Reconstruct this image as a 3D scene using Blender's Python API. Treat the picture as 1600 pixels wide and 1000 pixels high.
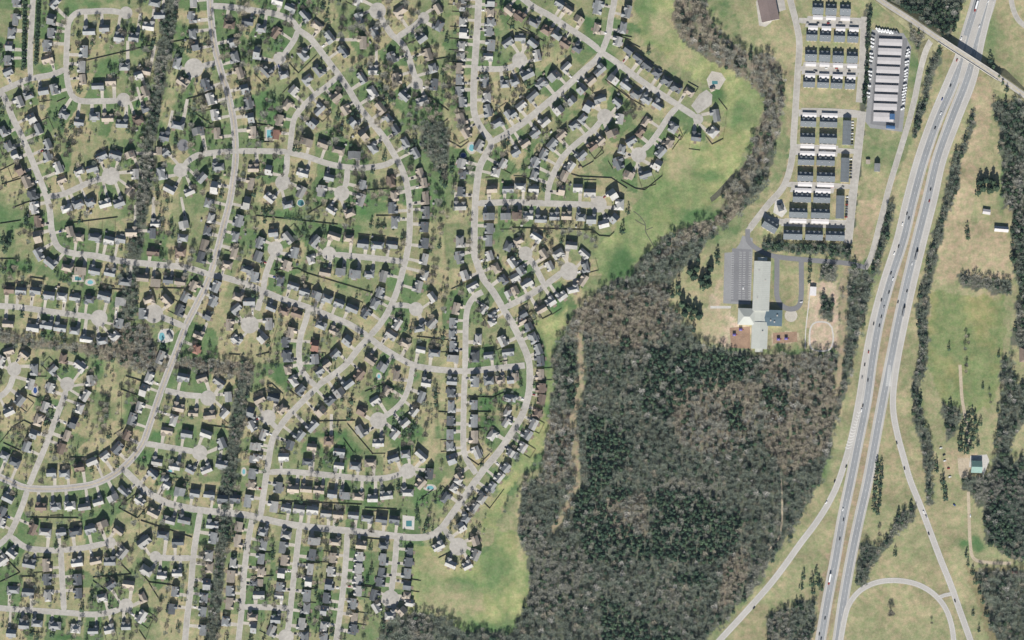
import bpy, math, random
import numpy as np
from mathutils import Vector, Matrix

for _o in list(bpy.data.objects):
    bpy.data.objects.remove(_o)
scene = bpy.context.scene
COL = scene.collection

# ---------------------------------------------------------------- camera, sky, sun, exposure
CAM_H = 4000.0
cam_data = bpy.data.cameras.new('survey_camera')
cam = bpy.data.objects.new('survey_camera', cam_data)
COL.objects.link(cam)
cam.location = (0, 0, CAM_H)
cam_data.sensor_width = 36.0
cam_data.lens = 36.0 * CAM_H / 1600.0
cam_data.clip_start = 100.0
cam_data.clip_end = 20000.0
scene.camera = cam

SUN_EL, SUN_TURN = 33.5, -5.0          # sun in the south, shadows fall north and a touch east
world = bpy.data.worlds.new('World')
scene.world = world
world.use_nodes = True
wn = world.node_tree
bg = wn.nodes['Background']
sky = wn.nodes.new('ShaderNodeTexSky')
sky.sky_type = 'NISHITA'
sky.sun_disc = False
sky.ozone_density = 2.5
sky.sun_elevation = math.radians(SUN_EL)
sky.sun_rotation = math.radians(180 - SUN_TURN)
wn.links.new(sky.outputs[0], bg.inputs[0])
bg.inputs[1].default_value = 0.05
sun_data = bpy.data.lights.new('sun', 'SUN')
sun_data.energy = 4.8
sun_data.angle = math.radians(0.53)
sun_data.color = (1.0, 0.965, 0.91)
sun = bpy.data.objects.new('sun', sun_data)
COL.objects.link(sun)
sun.location = (0, -2000, 2000)
sun.rotation_euler = (math.radians(90 - SUN_EL), 0, math.radians(SUN_TURN))
scene.view_settings.view_transform = 'Standard'
scene.view_settings.look = 'None'
scene.view_settings.gamma = 1.0
scene.view_settings.use_curve_mapping = False
scene.view_settings.exposure = 0.70
# ---------------------------------------------------------------- data (metres = map units, x east, y south)
# each street: name | width | kind | points | end circles x y r
ROADS = """
the evergreen avenue|8|s|0 143,20 134,48 123,80 117,103 108|
the evergreen-lined lane|7.5|s|48 124,47 85,50 30,53 -30|
the northwest loop street|8|s|103 110,105 60,108 34,121 20,142 18,170 17,194 20|197 20 10
the short northwest cul-de-sac|8|s|103 106,107 135,115 152,130 158,160 158,190 157|193 156 11
the long west street|8.5|s|-40 120,0 144,12 165,20 185,35 215,48 245,60 275,72 305,78 330,81 360,90 385,110 395,150 400,190 408,240 413,290 418,325 428,360 436,400 450,440 467,480 480,520 496,548 508,575 526,600 545,640 568,660 574,690 578,730 580,770 576,820 571|
the small west cul-de-sac|8|s|74 307,100 303,140 285,168 277|173 275 14
the centre-lined collector road|9.5|c|326 -40,328 0,330 30,335 70,345 110,357 150,365 190,368 230,367 260,360 310,350 350,340 390,330 425,320 450,305 480,290 510,275 550,260 588,245 630,230 675,222 695,205 718,180 740,150 755,120 761,80 764,40 762,15 752,-40 728|
the belt stub|8|s|337 98,318 103|303 106 15
the collector curl|8|s|368 236,330 239,308 243,294 252|282 266 11
the collector cross street|8|s|368 236,400 236,440 237,455 239,480 245,510 255,540 261,570 262,600 258,617 250|
the bare tree lane|7.5|s|453 238,455 215,460 185,475 165,490 150,510 135,530 118|
the four lawn stub|8|s|449 240,447 270|442 285 12
the short stub south|8|s|543 262,541 285|534 302 12
the great diagonal street|8.5|s|331 9,360 11,400 17,430 22,455 32,467 47,485 60,505 85,520 105,530 118,545 140,560 165,580 190,600 215,615 240,626 260,635 285,640 320,640 360,637 390,630 420,622 450,610 480,595 505,578 525,560 545,540 570,515 590,500 600,480 620,455 645,435 670,425 690,418 730,412 770,407 806|
the diagonal stub|7.5|s|466 46,460 62,446 82|437 91 10
the forked cul-de-sac|8.5|s|590 18,600 36,612 54,621 61,634 78,645 110,650 128|590 17 13,651 130 10
the short fork spur|8|s|621 58,645 42,658 31|662 28 9
the big S-curve street|9.5|s|750 -40,748 0,746 40,742 100,740 150,742 180,755 205,768 222,760 240,750 260,745 290,742 330,741 390,745 410,755 435,770 455,785 480,800 505,815 535,825 560,828 590,825 620,815 650,800 675,780 705,755 735,730 770,705 805,690 825,672 837,650 840,620 838,580 833,530 828,480 823,440 817,400 808,380 804,320 798,290 793,260 785,230 768,205 745,194 734|
the north estate diagonal|9|s|768 222,790 210,820 190,850 165,880 140,910 112,930 95,940 82|
the northwest estate street|8.5|s|942 83,920 65,890 45,860 25,830 8,790 -25|
the north estate stub|8.5|s|940 82,950 55,955 25,960 0,962 -40|
the pool street|8.5|s|940 82,960 95,1000 125,1040 152,1060 165,1086 182|1091 186 8
the lower pool street|8|s|1060 165,1045 182,1030 205,1015 225,1003 236|998 242 12
the inner estate lane|8|s|940 188,925 205,900 225,880 245,868 265,858 290,855 317|945 182 12
the estate cross street|8.5|s|742 318,800 316,860 318,926 320|935 319 13
the estate side stub|8|s|742 107,775 108,798 105|812 94 12
the east parallel street|8|s|754 456,740 465,729 490,727 560,725 620,724 690,728 715,744 740|
the island cul-de-sac|8.5|s|790 480,820 465,845 450,866 435,880 425|889 424 14
the island spur|8|s|850 444,835 415,826 402|821 396 11
the leafy cul-de-sac|8|s|630 409,600 405,560 401,528 398|514 396 11
the keyhole court|8|s|411 455,415 430,425 402|430 389 12
the pool house court|8|s|410 458,402 485|390 507 14
the crescent street|8|s|482 482,478 500,470 525,467 550,470 575,482 592,494 604|
the tiny cul-de-sac|7.5|s|612 476,638 478|650 483 11
the crescent cul-de-sac|7.5|s|645 572,640 600,630 625,615 641,602 650|591 657 13
the green island court|8|s|420 738,450 737,500 741,560 747,600 747,628 740|637 736 12
the small round court|8|s|432 668,426 662|419 652 12
the upper short court|8|s|258 610,290 617,314 619|325 622 12
the lower short court|8|s|228 693,270 700,300 705|312 707 12
the far west court|8|s|-30 625,0 619,14 606,20 590|22 577 11
the west pool court|8|s|105 602,100 620,85 660,70 700,55 735,46 758|105 600 11
the swimming pool court|8.5|s|290 511,264 500,250 494|240 490 15
the west terrace street|8|s|-40 474,0 478,30 480,80 487,140 495|155 497 13
the southwest branch|8|s|43 765,35 790,20 825,8 843,-30 872|
the southwest loop street|8|s|14 836,40 855,65 859,90 860,130 856,160 850|172 848 9
the southwest link|8|s|95 860,97 900,100 955|
the bottom west street|8|s|-30 945,0 950,40 953,100 957,150 960,184 953|197 946 11
the south straight street|8.5|s|313 800,308 830,302 870,298 920,292 970,286 1040|
the south straight stub|8|s|300 872,262 872|243 870 9
the first south tract street|8|s|394 812,387 850,381 900,378 950,368 1040|
the second south tract street|8|s|468 825,463 870,457 920,453 960,449 990|447 995 12
the tract cross lane|8|s|454 951,420 949,378 948|
the third south tract street|8|s|543 832,540 880,535 930,520 1040|
the fourth south tract court|8|s|620 842,617 880,612 920|610 936 14
the meadow court|8|s|694 826,704 840|716 854 14
the apartment approach road|9|s|1228 -40,1235 0,1245 40,1249 70,1246 120,1241 200,1237 250,1225 290,1200 320,1182 343,1168 362|
the apartment upper drive|7.5|a|1248 32,1300 34,1347 36|
the apartment middle drive|7.5|a|1247 107,1300 108,1342 110|
the apartment east drive|9|a|1350 26,1347 100,1342 160|
the apartment parking drive|12|a|1347 174,1340 240,1333 300,1325 380|
the apartment third drive|7|a|1238 232,1290 234,1338 237|
the apartment fourth drive|7|a|1230 288,1280 289,1333 292|
the apartment fifth drive|8|a|1190 333,1210 345,1260 348,1325 352|
the apartment north drive|6|a|1252 172,1300 173,1345 176|
the church drive|7.5|k|1168 358,1172 380,1205 399,1260 406,1320 411,1352 418|
the church loop|8|k|1214 402,1214 430,1214 462,1222 478,1236 483,1248 478,1252 460,1252 406|
the frontage road|8|s|1457 58,1446 80,1438 110,1430 150,1420 190,1405 240,1390 290,1376 345,1362 398,1351 420|
the farm track|5|d|1515 700,1508 650,1503 620,1500 570|
the farm driveway|5|d|1513 768,1514 800,1516 850,1522 873,1545 879,1580 880|
the woodland path|2.5|d|1218 735,1221 760,1222 800,1218 838,1200 860|
the northeast curve|7|s|1578 -20,1582 10,1592 32,1615 50|
"""
# houses: tile origin, then points in quarter units (tan t, white w, dark d, red r, brown b)
HOUSES = """
0 0:110 15,105 125,78 208,65 290,58 380,55 452,330 125,325 210,305 290,300 375,350 20,560 195,655 175,750 235,840 235,930 165,1000 95,970 15,525 325,510 420,515 500,615 545,695 515t,780 415,870 475w,920 445t,905 575,915 675,275 565,345 560,120 640w,180 595,405 710,500 760,595 725,675 735t,765 770,865 745,200 745,240 810,30 820,65 910,105 970,300 905,295 980,640 980,725 975,815 975,1215 20,1205 110,1210 215,1225 285,1115 395,1145 515t,1295 530,1320 620,1350 720,1115 780,1240 825,1365 835t,1030 850,1040 960,990 945t,1435 150,1550 135,1450 270,1465 360,1495 460,1530 560,1550 645,1565 740,1575 830
400 0:135 15w,215 55,305 105,380 165t,460 235,545 325d,665 270,640 10w,650 115,745 205,905 75,1135 60,1140 160d,1035 240,1070 345t,130 210b,35 175,300 345,15 335,65 445,175 465,325 500,395 440,240 570,200 660t,395 685,155 755,355 770,500 605t,565 685t,610 765,675 845t,735 440,855 360,660 490,725 580w,885 495t,930 600,1100 430,1110 530d,1040 635,775 680t,825 745,870 810,930 895,995 960,315 895t,420 905,515 945t,615 975,735 925,135 845r,1295 50,1295 140,1300 210,1290 290w,1290 355,1275 430t,1275 500,1275 575,1295 640,1285 745t,1315 830t,1290 5,1400 915,1465 15,1460 80,1460 140,1450 200,1465 285,1450 360,1430 515,1555 525,1440 605,1445 695,1510 775,1580 720,1575 270,1585 65
800 0:50 100,135 140,215 190,280 220,335 270,410 300d,50 245,130 275,155 350w,95 465,15 510,295 30,350 65,415 130t,540 50,535 180t,715 75,690 175,655 260w,340 425,265 480,185 525,130 605,60 665,10 720,545 440,490 505t,435 560,370 630,290 690w,200 760w,140 830,80 895t,20 950,725 320d,785 368d,843 415d,900 462d,962 510d,1025 552d,635 495w,715 530,775 585,840 620,910 655,1105 580,550 625,655 645,480 670,445 745,670 745,390 785,310 850t,255 905,200 965,625 830t,550 880t,500 915,430 970,840 765,805 830,745 885,690 935,1005 800,975 890t,925 950,1270 725,1255 825w,1150 855d
0 250:130 60,175 135,210 215d,220 300w,245 385,245 480t,250 590,320 640,365 50,390 130,500 75w,580 60,420 300w,490 270,565 260,660 270w,745 265,810 190,845 90,435 450,495 490t,595 490,685 505,755 500,825 450,425 670t,505 690,595 690,690 700,785 760,60 815,135 820,225 825,310 850,390 855w,470 865,560 875d,655 855,755 890w,895 735t,975 765t,1055 745,1130 755t,1215 790t,935 880,1045 880,1165 860,1130 940d,1065 180w,1185 195w,1260 110,1365 40,1345 175w,1310 270,1325 365,1305 440d,1150 400,975 395w,950 460,1145 490,960 580b,1130 580,1285 535t,1265 610d,1015 85,1565 150,1540 270w,1490 380,1470 480,1460 580t,1585 50t,1420 660t,1545 690,1350 790,1330 880,1300 970d,1490 850t,1480 930,1560 890,895 960
400 250:85 65w,295 80w,460 105,415 195w,280 200w,90 235w,200 275,660 155,850 130b,870 225t,655 250w,475 310,585 330t,855 300d,870 390,110 460,200 490,30 520,20 605,375 510,490 480,580 495t,670 530,760 540,850 535,240 580,350 620w,190 660,435 700t,530 695,620 710,710 710,805 730w,150 755d,235 790,305 830,375 850,445 870,520 900,600 935,780 830,750 900,690 960d,15 735,100 920,180 940,260 945,1020 85t,1045 145t,1055 240,1060 330,1050 420d,1050 520,1050 620w,1050 720w,1010 790w,1100 860w,1290 25w,1300 90,1285 200d,1275 285w,1280 510,1275 610,1310 720w,1360 800w,1255 930t,1500 75w,1540 20w,1475 190,1575 190,1455 350,1455 430,1450 505,1455 600,1495 680,1545 750,1560 350,1580 540,1580 840w,1420 930w,1480 970
800 250:150 20,145 95,320 100t,360 40w,305 190t,410 180w,485 210w,50 170w,135 190w,670 20,730 90t,905 30w,830 85,625 220w,670 280w,30 345,100 345,180 368,265 350,340 350,430 355,495 370,570 395w,635 365,45 510t,150 485w,195 590,290 590w,370 540w,450 590,455 670,440 750t,380 805w,310 850w,240 885w,180 930t,65 965d,5 640w,60 690,95 775w,20 740,20 820,232 665w
0 500:55 20,210 45w,295 30,380 45,470 60,545 115,640 125,720 100w,745 20,60 200t,10 260,155 220t,215 310,400 240,500 290w,335 310,560 380w,535 470w,320 425w,190 400w,125 500,290 545w,60 570w,250 625,500 550w,460 640,220 715,175 790,380 800,415 720,30 850,95 890d,325 960,405 960,500 925,580 890w,660 850w,740 800,800 720,835 620,875 545w,905 440w,940 360w,1010 235w,1150 360,1265 370t,1370 390w,1425 480,1120 545,1210 575t,1310 590t,1400 580w,1085 625w,1045 695t,1170 715,1290 715w,1385 770,985 880w,1095 910w,1195 930,1290 930,1390 895,955 965,1030 995,1245 90t,1225 180r,1480 120w,1440 30,1575 580,1580 660w,1590 790,1585 870,1585 960
400 500:75 25,40 110w,225 80t,190 140d,200 225d,205 310,240 380w,285 440d,110 490d,25 500,180 570,410 30,490 65t,575 130,365 160r,365 245,500 215,445 280,400 320,720 245t,790 290,645 340,885 345,575 395,520 450w,465 500d,405 570t,880 25,845 95w,930 150t,1020 50,1030 190w,1115 210,1095 15w,1065 390w,1030 480,985 570w,930 640w,865 710w,765 765w,660 690w,665 570,745 505,825 445,350 660,275 720,210 780d,55 720w,20 790,10 860,175 860w,350 800,325 890d,455 750b,520 830,520 915w,620 915,715 895t,860 870,935 840,1030 850w,1080 960d,1235 20,1230 90,1235 165,1230 245w,1225 380,1225 450,1225 540,1220 630,1220 715,1220 785,1225 870,1270 975,1385 120,1365 225d,1455 225,1575 205,1545 130w,1365 385,1455 375,1525 370t,1590 370,1360 530,1360 630,1360 730t,1480 720w,1580 490,1575 580w,1570 645w,1375 830w,1560 920,1520 980w,1590 830w,1480 10w
800 500:100 45d,130 115,160 185,175 255d,175 340,180 425b,180 495b,155 580b,130 650w,95 715,65 795w,15 840,60 10,20 350,10 490
0 750:55 110,25 200d,15 265w,260 165,350 160,440 155,530 160w,615 130,705 105w,780 65,880 125w,965 200t,1060 245w,1155 245,205 305,285 330w,385 330,475 325,570 310,645 280t,740 320t,905 385,1020 345d,1115 390d,80 455w,20 500w,185 520,295 530t,485 510w,600 500t,690 505,765 455w,300 620d,485 620d,490 705d,700 655d,805 655t,640 740w,85 690,180 705,310 720w,890 735,885 850w,920 560w,1015 590,1110 575w,1100 695,1080 805d,75 950,155 900,235 890,345 905,475 925w,585 935,685 930w,790 910,1330 275,1330 360,1305 470w,1305 545t,1290 650,1275 735,1265 820,1265 935,1045 35w,1125 75,1220 90,1310 95,1395 120,1470 120,1555 130,1500 290,1495 380t,1465 515,1450 600,1440 690,1440 770t,1415 880,1580 30t,1590 640,1580 840t,1580 920
400 750:135 45,235 50,315 50t,395 60t,480 80,555 90,640 100,730 110,815 90w,945 70w,1030 20t,1240 50w,1190 110d,1270 5w,1465 45,1410 110w,1360 170w,1310 235,1280 295w,110 165w,190 180,270 185w,355 190w,440 215w,515 220t,610 225,695 245,785 250,865 250d,45 320,190 335w,45 400,175 420,30 490,185 500t,25 570,165 580w,20 640,155 665,20 720w,145 725w,365 375w,495 380t,350 465d,490 485,335 555,475 570w,325 630,460 650d,315 720,445 735d,310 800,430 815,280 895,430 915w,300 980,430 985,660 400,800 400d,640 480w,800 495,635 550w,790 575d,635 620w,780 635d,635 690,745 720d,600 770,755 795w,610 860t,605 930d,840 840w,910 815t,955 450d,950 510d,940 580,940 655d,940 720,955 765w,1140 410w,1365 380,1370 465w,1320 530w,1220 520w,125 865,105 940w
"""
FENCES = """
0 0:480 395 950 285;1080 265 1190 245;1170 620 1290 590;1205 700 1320 780 1335 770;1215 695 1410 650;355 640 410 615
400 0:205 395 265 460 380 345;165 585 225 520;70 690 150 685;0 775 105 790;1080 600 1205 695 1205 640;1050 760 1130 800 1200 745;1225 95 1225 390 1250 390;1200 770 1200 880 1280 925 1330 885;1080 380 1200 360;950 275 1000 255;0 890 110 890;75 590 50 780
800 0:580 500 740 620 830 670;720 260 800 300;1100 515 1165 550 1130 600;1290 620 1345 690 1320 870 1250 905 1210 850;690 225 750 235;480 860 570 930 510 1000;40 180 200 260;1040 790 1065 850 1000 940
0 250:410 400 735 360;555 380 555 480;640 380 635 480;720 380 720 500;195 735 275 745;10 155 190 100;0 70 100 20;85 300 190 260;0 400 130 380;0 620 90 620;610 800 780 815;930 800 1150 805
400 250:320 340 420 280;0 350 510 405;640 195 830 180;110 690 260 680 320 710 720 830;330 320 380 60;1220 810 1310 770;1160 830 1165 1000;1195 100 1180 640;750 350 860 350
800 250:370 90 420 105 620 115 720 180;680 130 770 180 830 190 940 100 950 10;600 10 630 60;410 10 440 50 510 10;0 425 500 440 545 475 610 480 640 450;150 930 190 995 250 965 215 920;160 665 215 625;250 620 300 640 300 690
0 500:780 350 755 435 855 470;785 352 880 380;760 460 760 680;710 720 770 680;20 770 130 820;0 770 80 670 150 630 210 660;180 470 240 490;435 860 540 860;920 910 1100 970;1260 655 1460 680;585 440 560 520 480 500;1430 215 1500 220
400 500:0 225 80 205 135 40;680 450 800 400;400 635 620 630;570 650 730 840;1000 105 1000 180;1005 105 1180 125;1140 410 1135 660;1140 575 1200 580;1330 480 1480 485 1560 450;1330 575 1470 575;1320 860 1390 910 1460 840;1510 200 1525 265 1575 255;200 435 280 490;70 400 100 400 170 465;610 830 545 740
0 750:745 170 880 65;740 175 860 240 920 170;160 165 150 290;165 235 490 240;880 255 1200 360 1205 270;0 640 125 580 40 495;580 610 820 590 740 510;580 630 660 690;880 580 930 640 1090 660;930 645 990 740;870 940 910 1000 955 870 920 850;135 605 215 605;870 260 870 350 930 320
400 750:75 130 660 155;680 175 880 185;1020 130 1110 60;1130 0 1120 210;0 450 110 455;0 605 110 600;295 520 400 520;680 365 800 375;1140 490 1200 460;1400 120 1460 180 1550 60;720 450 720 560;600 660 720 670
"""
# single evergreens: x y crown radius
EVERG = """285 78 5,296 80 5,276 96 4,215 119 4,232 108 4,220 36 4,96 190 4,98 200 4,124 142 5,505 12 5,511 32 5,475 38 4,500 107 5,528 185 5,535 200 5,545 190 5,530 211 4,595 140 5,605 148 5,610 156 5,600 161 5,548 226 4,4 378 5,12 382 6,8 392 5,17 374 5,41 340 5,42 348 5,87 424 3,90 431 3,95 437 3,100 439 3,105 438 3,110 433 3,114 426 3,446 340 2.5,450 341 2.5,454 342 2.5,458 342 2.5,462 343 2.5,466 343 2.5,470 343 2.5,580 353 4,590 354 4,600 354 3.5,475 362 5,582 381 4,695 290 5,690 284 5,706 260 5,705 268 4,415 335 5,68 523 5,82 523 5,236 548 5,300 652 4,634 514 4,680 620 4,681 632 4,640 672 5,648 666 5,632 676 4,550 628 5,622 762 4,627 772 4,652 810 4,651 800 4,427 862 4,426 872 3.5,580 892 4,494 920 3.5,494 930 3.5,143 924 3.5,143 936 3.5,50 990 5,82 992 5,290 776 4,1013 82 4,972 362 5,981 332 4,1078 425 6,1088 420 6,1084 433 6,1096 440 6,1104 432 6,1110 420 6,1106 445 6,1098 450 5,1120 400 5,1121 410 4.5,1059 448 5,1060 458 5,1066 476 6,1075 482 6,1085 486 6,1092 494 6,1070 490 6,1080 496 5,1050 462 5,1334 416 5,1265 412 4,1265 422 4,1264 440 3.5,1370 724 4,1376 730 4.5,1370 738 4.5,1377 744 4.5,1368 752 4.5,1375 758 4.5,1367 766 4.5,1374 772 4.5,1366 780 4.5,1373 788 4.5,1365 796 4.5,1371 801 4,1462 726 4,1463 735 4,1535 606 3,1560 556 3,1482 546 3,1472 752 5,1475 765 5,1477 778 5,1255 902 4,1252 918 4,1275 896 4,1268 912 5,1278 912 5,1270 925 4,1283 920 4,1401 816 4,1398 866 4,1518 646 4,1512 654 5,1522 658 5,1531 662 4,1506 664 5,1515 670 5,1524 672 5,1502 676 5,1511 682 5,1520 684 5,1499 690 5,1508 694 5,1517 698 5,1527 694 4,1500 702 5,1510 706 5,1510 868 4,1512 882 3,1519 895 4,1524 910 4,1530 925 4,1535 940 4,1541 960 5,1548 975 5,1520 960 3,1529 985 3,1530 285 6,1540 282 6,1550 285 6,1556 294 6,1535 295 6,1546 298 6,1528 302 5,1510 362 4,1512 372 4,1309 376 0,1360 20 4,1358 240 0,1467 72 4,1468 82 4,1550 105 5,1546 96 5,1565 130 5,1572 140 5,1560 120 4,15 8 0"""
# bare trees standing alone: x y r
BARE = """1391 957 7,1373 834 5,1455 972 3,625 330 0,1508 525 4,1512 535 4,1507 545 4,1509 570 4,1508 580 4,1545 615 3,1547 628 3,288 238 4,296 260 4,120 372 5,32 365 5,590 75 6,565 90 6,578 100 6,550 110 6,560 60 5,540 45 5,535 75 5,560 105 5,652 170 6,640 180 6,665 165 6,700 420 4,640 330 4,690 365 5,660 425 6,675 440 6,680 430 5,480 325 5,495 330 5,510 335 5,160 655 6,165 665 6,158 675 5,167 640 6,160 630 6,168 650 5,155 645 5,370 610 5,20 170 5,8 168 5,110 115 4,122 35 5,115 55 4,95 50 5,92 60 5,545 640 5,535 635 5,570 640 4,590 640 4,585 605 5,575 600 5,420 60 4,330 30 5,315 60 4,360 45 4,1195 510 0,1100 300 0,985 175 6,990 182 6,978 178 6,1000 170 5,925 150 5,800 700 0,895 70 4,870 355 6,880 362 6,890 360 6,860 362 5,905 365 6,915 370 6,925 375 6,930 385 5,310 525 5,300 545 6,290 560 5,305 535 5,290 535 5"""
# ground colours, polygons: kind | points
FIELDS = """
meadow|985 -30,1065 -30,1050 40,1190 150,1195 165,1130 305,1020 400,940 450,930 390,985 330,1040 250,1060 200,1110 225,1135 195,1110 140,1000 60
meadow|640 850,680 850,700 880,730 890,760 870,780 800,800 760,850 700,860 640,865 540,890 480,880 470,850 500,835 510,855 560,850 640,810 720,770 780,750 830,830 830,830 960,770 1000,640 965
verge|1360 -20,1700 -20,1700 60,1620 1030,1100 1030,1220 870,1300 700,1340 500,1375 430,1370 390,1440 160,1455 90
verge|1252 -30,1365 -30,1350 200,1335 405,1200 395,1180 360,1215 320,1245 250
verge|1110 -30,1240 -30,1245 100,1238 240,1180 345,1130 390,1070 440,1120 440,1100 540,1320 545,1340 410,1190 395,1240 300,1225 130,1190 80
orange|1517 100,1500 140,1450 250,1420 350,1385 480,1365 560,1340 680,1315 780,1296 860,1276 960,1266 1020,1290 1020,1305 950,1330 850,1352 720,1370 640,1395 520,1425 400,1456 262,1490 150,1520 105
drygrass|1520 120,1555 120,1545 200,1530 260,1520 330,1480 440,1460 445,1470 360,1500 250,1515 190
drygrass|1530 340,1585 380,1585 440,1520 430,1465 445,1475 400
paleg|1455 455,1570 465,1570 540,1555 620,1545 640,1470 630,1445 560,1450 500
drygrass|1340 310,1378 310,1352 405,1335 405
scrubby|1508 885,1600 885,1600 1010,1550 1010
sand|1126 432,1132 432,1131 476,1142 478,1120 520,1098 530,1100 478
sand|1098 478,1140 478,1150 505,1172 512,1172 545,1140 545,1120 535,1098 530
sand|1262 440,1310 440,1312 548,1262 548
sand|1208 520,1245 518,1246 535,1208 537
drygrass|1475 700,1520 705,1540 720,1530 745,1475 740
orangew|1585 620,1600 600,1600 660,1570 700,1560 760,1552 745,1562 680
"""
# lawns that stay green: x y rx ry strength%
GREENS = """75 108 24 8 90,112 12 14 10 80,148 7 16 7 80,170 105 22 16 80,217 160 11 11 100,335 115 12 15 70,283 50 12 12 80,480 10 10 12 80,435 70 14 9 70,440 155 30 30 60,415 165 18 20 90,420 185 12 12 90,690 170 16 14 80,920 36 12 11 120,938 78 15 12 90,950 100 12 12 110,30 415 25 12 110,50 265 25 20 50,15 340 20 15 50,168 355 10 22 70,560 320 16 28 100,440 335 24 8 90,615 440 10 22 80,595 325 10 10 90,670 310 20 25 60,700 300 12 30 70,970 420 20 35 110,1100 340 40 12 90,1030 300 30 40 60,1110 275 20 12 80,245 685 12 10 100,225 715 20 12 90,270 665 10 10 80,545 695 18 25 110,520 680 30 10 110,440 585 10 15 120,758 660 12 12 120,760 630 15 12 110,690 635 7 10 100,690 780 10 14 90,660 775 16 18 90,585 790 7 7 130,575 905 7 10 110,750 985 40 10 80,720 915 25 15 90,105 997 25 5 110,845 540 8 18 120,850 565 8 15 120,855 640 8 12 90,280 925 5 8 100,268 770 10 8 130,295 778 8 6 110,870 480 12 12 100,1120 145 12 14 110,1150 180 10 20 60,1510 850 10 8 90,1527 850 8 10 100,1290 720 8 30 70,155 575 8 25 90,1372 240 30 25 30,507 722 5 8 130,650 590 6 8 90,1218 535 4 10 80,1208 425 3 14 90,1550 60 12 30 60,1440 640 6 30 40,1565 290 6 40 70,800 990 20 20 60,780 890 25 30 50,80 790 20 6 40,400 590 12 20 60,630 640 10 20 60,655 680 14 12 80,470 20 8 10 80,1005 25 14 40 40,630 235 10 10 60"""
TANS = """95 320 30 10,150 335 30 20,240 560 10 20,700 160 5 40,690 640 5 40,690 420 6 50,330 620 8 6,185 630 10 30,205 590 14 18,425 350 30 10,515 430 20 8,545 380 20 6,660 720 14 8,670 670 7 25,200 830 40 8,270 980 30 20,690 880 30 18,700 940 40 25,745 945 10 12,810 800 5 40,815 850 6 30,1035 40 20 20,1070 90 20 15,990 65 12 12,940 140 12 6,1130 460 12 40,1110 510 20 25,930 300 12 12,500 640 60 4,555 660 10 30,20 290 25 25,12 660 8 25,1060 250 20 30,880 95 15 10,320 115 12 30,265 150 6 60,280 125 8 20"""
# woods: evergreen share% | spacing | points
WOODS = """
9|6.8|880 530,895 490,940 447,985 432,1000 410,1040 367,1085 352,1112 346,1122 365,1080 412,1050 436,1045 470,1070 500,1098 540,1130 547,1190 554,1308 553,1311 470,1318 415,1345 420,1365 428,1345 520,1325 600,1310 640,1300 690,1290 730,1275 765,1248 815,1212 865,1170 930,1118 985,1090 1020,590 1020,600 962,640 957,690 962,720 985,800 990,815 960,828 920,822 870,807 830,812 765,848 735,856 650,864 600,862 560
9|7.6|1050 25,1058 -20,1105 -20,1108 30,1130 55,1165 80,1195 80,1215 95,1225 140,1225 180,1210 230,1205 260,1195 290,1175 315,1150 340,1130 360,1112 350,1125 335,1135 318,1125 305,1150 280,1170 240,1182 200,1197 168,1190 150,1165 125,1130 105,1105 90,1075 75,1052 45
10|5.2|256 -20,282 -20,274 50,262 100,254 150,248 200,242 250,236 300,228 350,222 400,215 450,212 500,190 500,192 450,196 400,208 350,214 300,220 250,226 200,238 150,244 90,250 50
8|5|378 560,398 570,388 620,376 700,364 770,360 820,350 900,338 1020,318 1020,334 900,340 820,344 770,354 700,366 620
8|5.6|-20 510,20 518,60 530,130 538,190 528,186 505,236 512,240 545,270 560,350 562,396 575,392 590,340 584,280 576,235 582,190 575,180 562,130 552,60 545,0 532
12|5.5|650 195,690 185,702 210,697 272,682 268,660 230
10|5|1490 235,1505 232,1502 265,1490 317,1472 367,1460 412,1453 450,1448 495,1450 537,1446 575,1438 610,1438 640,1448 670,1458 700,1458 790,1446 790,1444 740,1440 700,1426 650,1424 610,1432 575,1436 537,1430 495,1438 450,1446 412,1458 367,1474 317
15|4.6|1466 72,1474 80,1460 110,1450 150,1440 185,1432 215,1424 215,1434 170,1444 130,1452 95
20|4.6|1388 318,1398 318,1396 340,1382 392,1370 428,1360 428,1372 385
65|4.4|1352 14,1360 14,1356 110,1350 200,1340 300,1328 405,1320 405,1332 300,1343 200,1348 110
60|5|1190 378,1325 383,1328 402,1195 392
55|6|1365 -20,1508 -20,1498 25,1484 62,1462 55,1420 25
30|6|1545 162,1620 152,1620 420,1588 440,1582 380,1580 320,1568 322,1562 240,1560 200
25|6|1590 340,1620 330,1620 540,1585 540,1575 560,1562 620,1556 690,1547 750,1550 775,1536 780,1540 850,1570 868,1620 880,1620 760,1575 730,1580 700,1600 660,1620 600,1590 600,1580 560,1592 440
70|6|1560 740,1620 700,1620 870,1575 868,1545 840,1540 790
8|5|1405 800,1432 790,1430 808,1395 845,1375 870,1362 890,1350 918,1337 915,1342 850,1355 848,1370 858,1390 830
12|5.6|1200 962,1230 950,1276 935,1270 1020,1200 1020
25|5|1468 625,1500 638,1505 645,1490 680,1482 690,1474 650
5|4.5|1498 425,1580 440,1578 462,1500 445
8|7|1522 892,1570 890,1620 890,1620 1020,1562 1020,1545 960
10|4.6|1420 35,1446 50,1436 80,1422 62
15|5|1515 180,1523 180,1510 240,1500 240
15|5|1565 560,1575 560,1572 600,1562 600
20|5.5|1515 745,1560 735,1575 780,1530 790,1500 760,1508 745
15|5|1282 412,1308 415,1306 440,1280 436
10|4.8|1280 460,1302 470,1300 500,1282 498
"""
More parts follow.
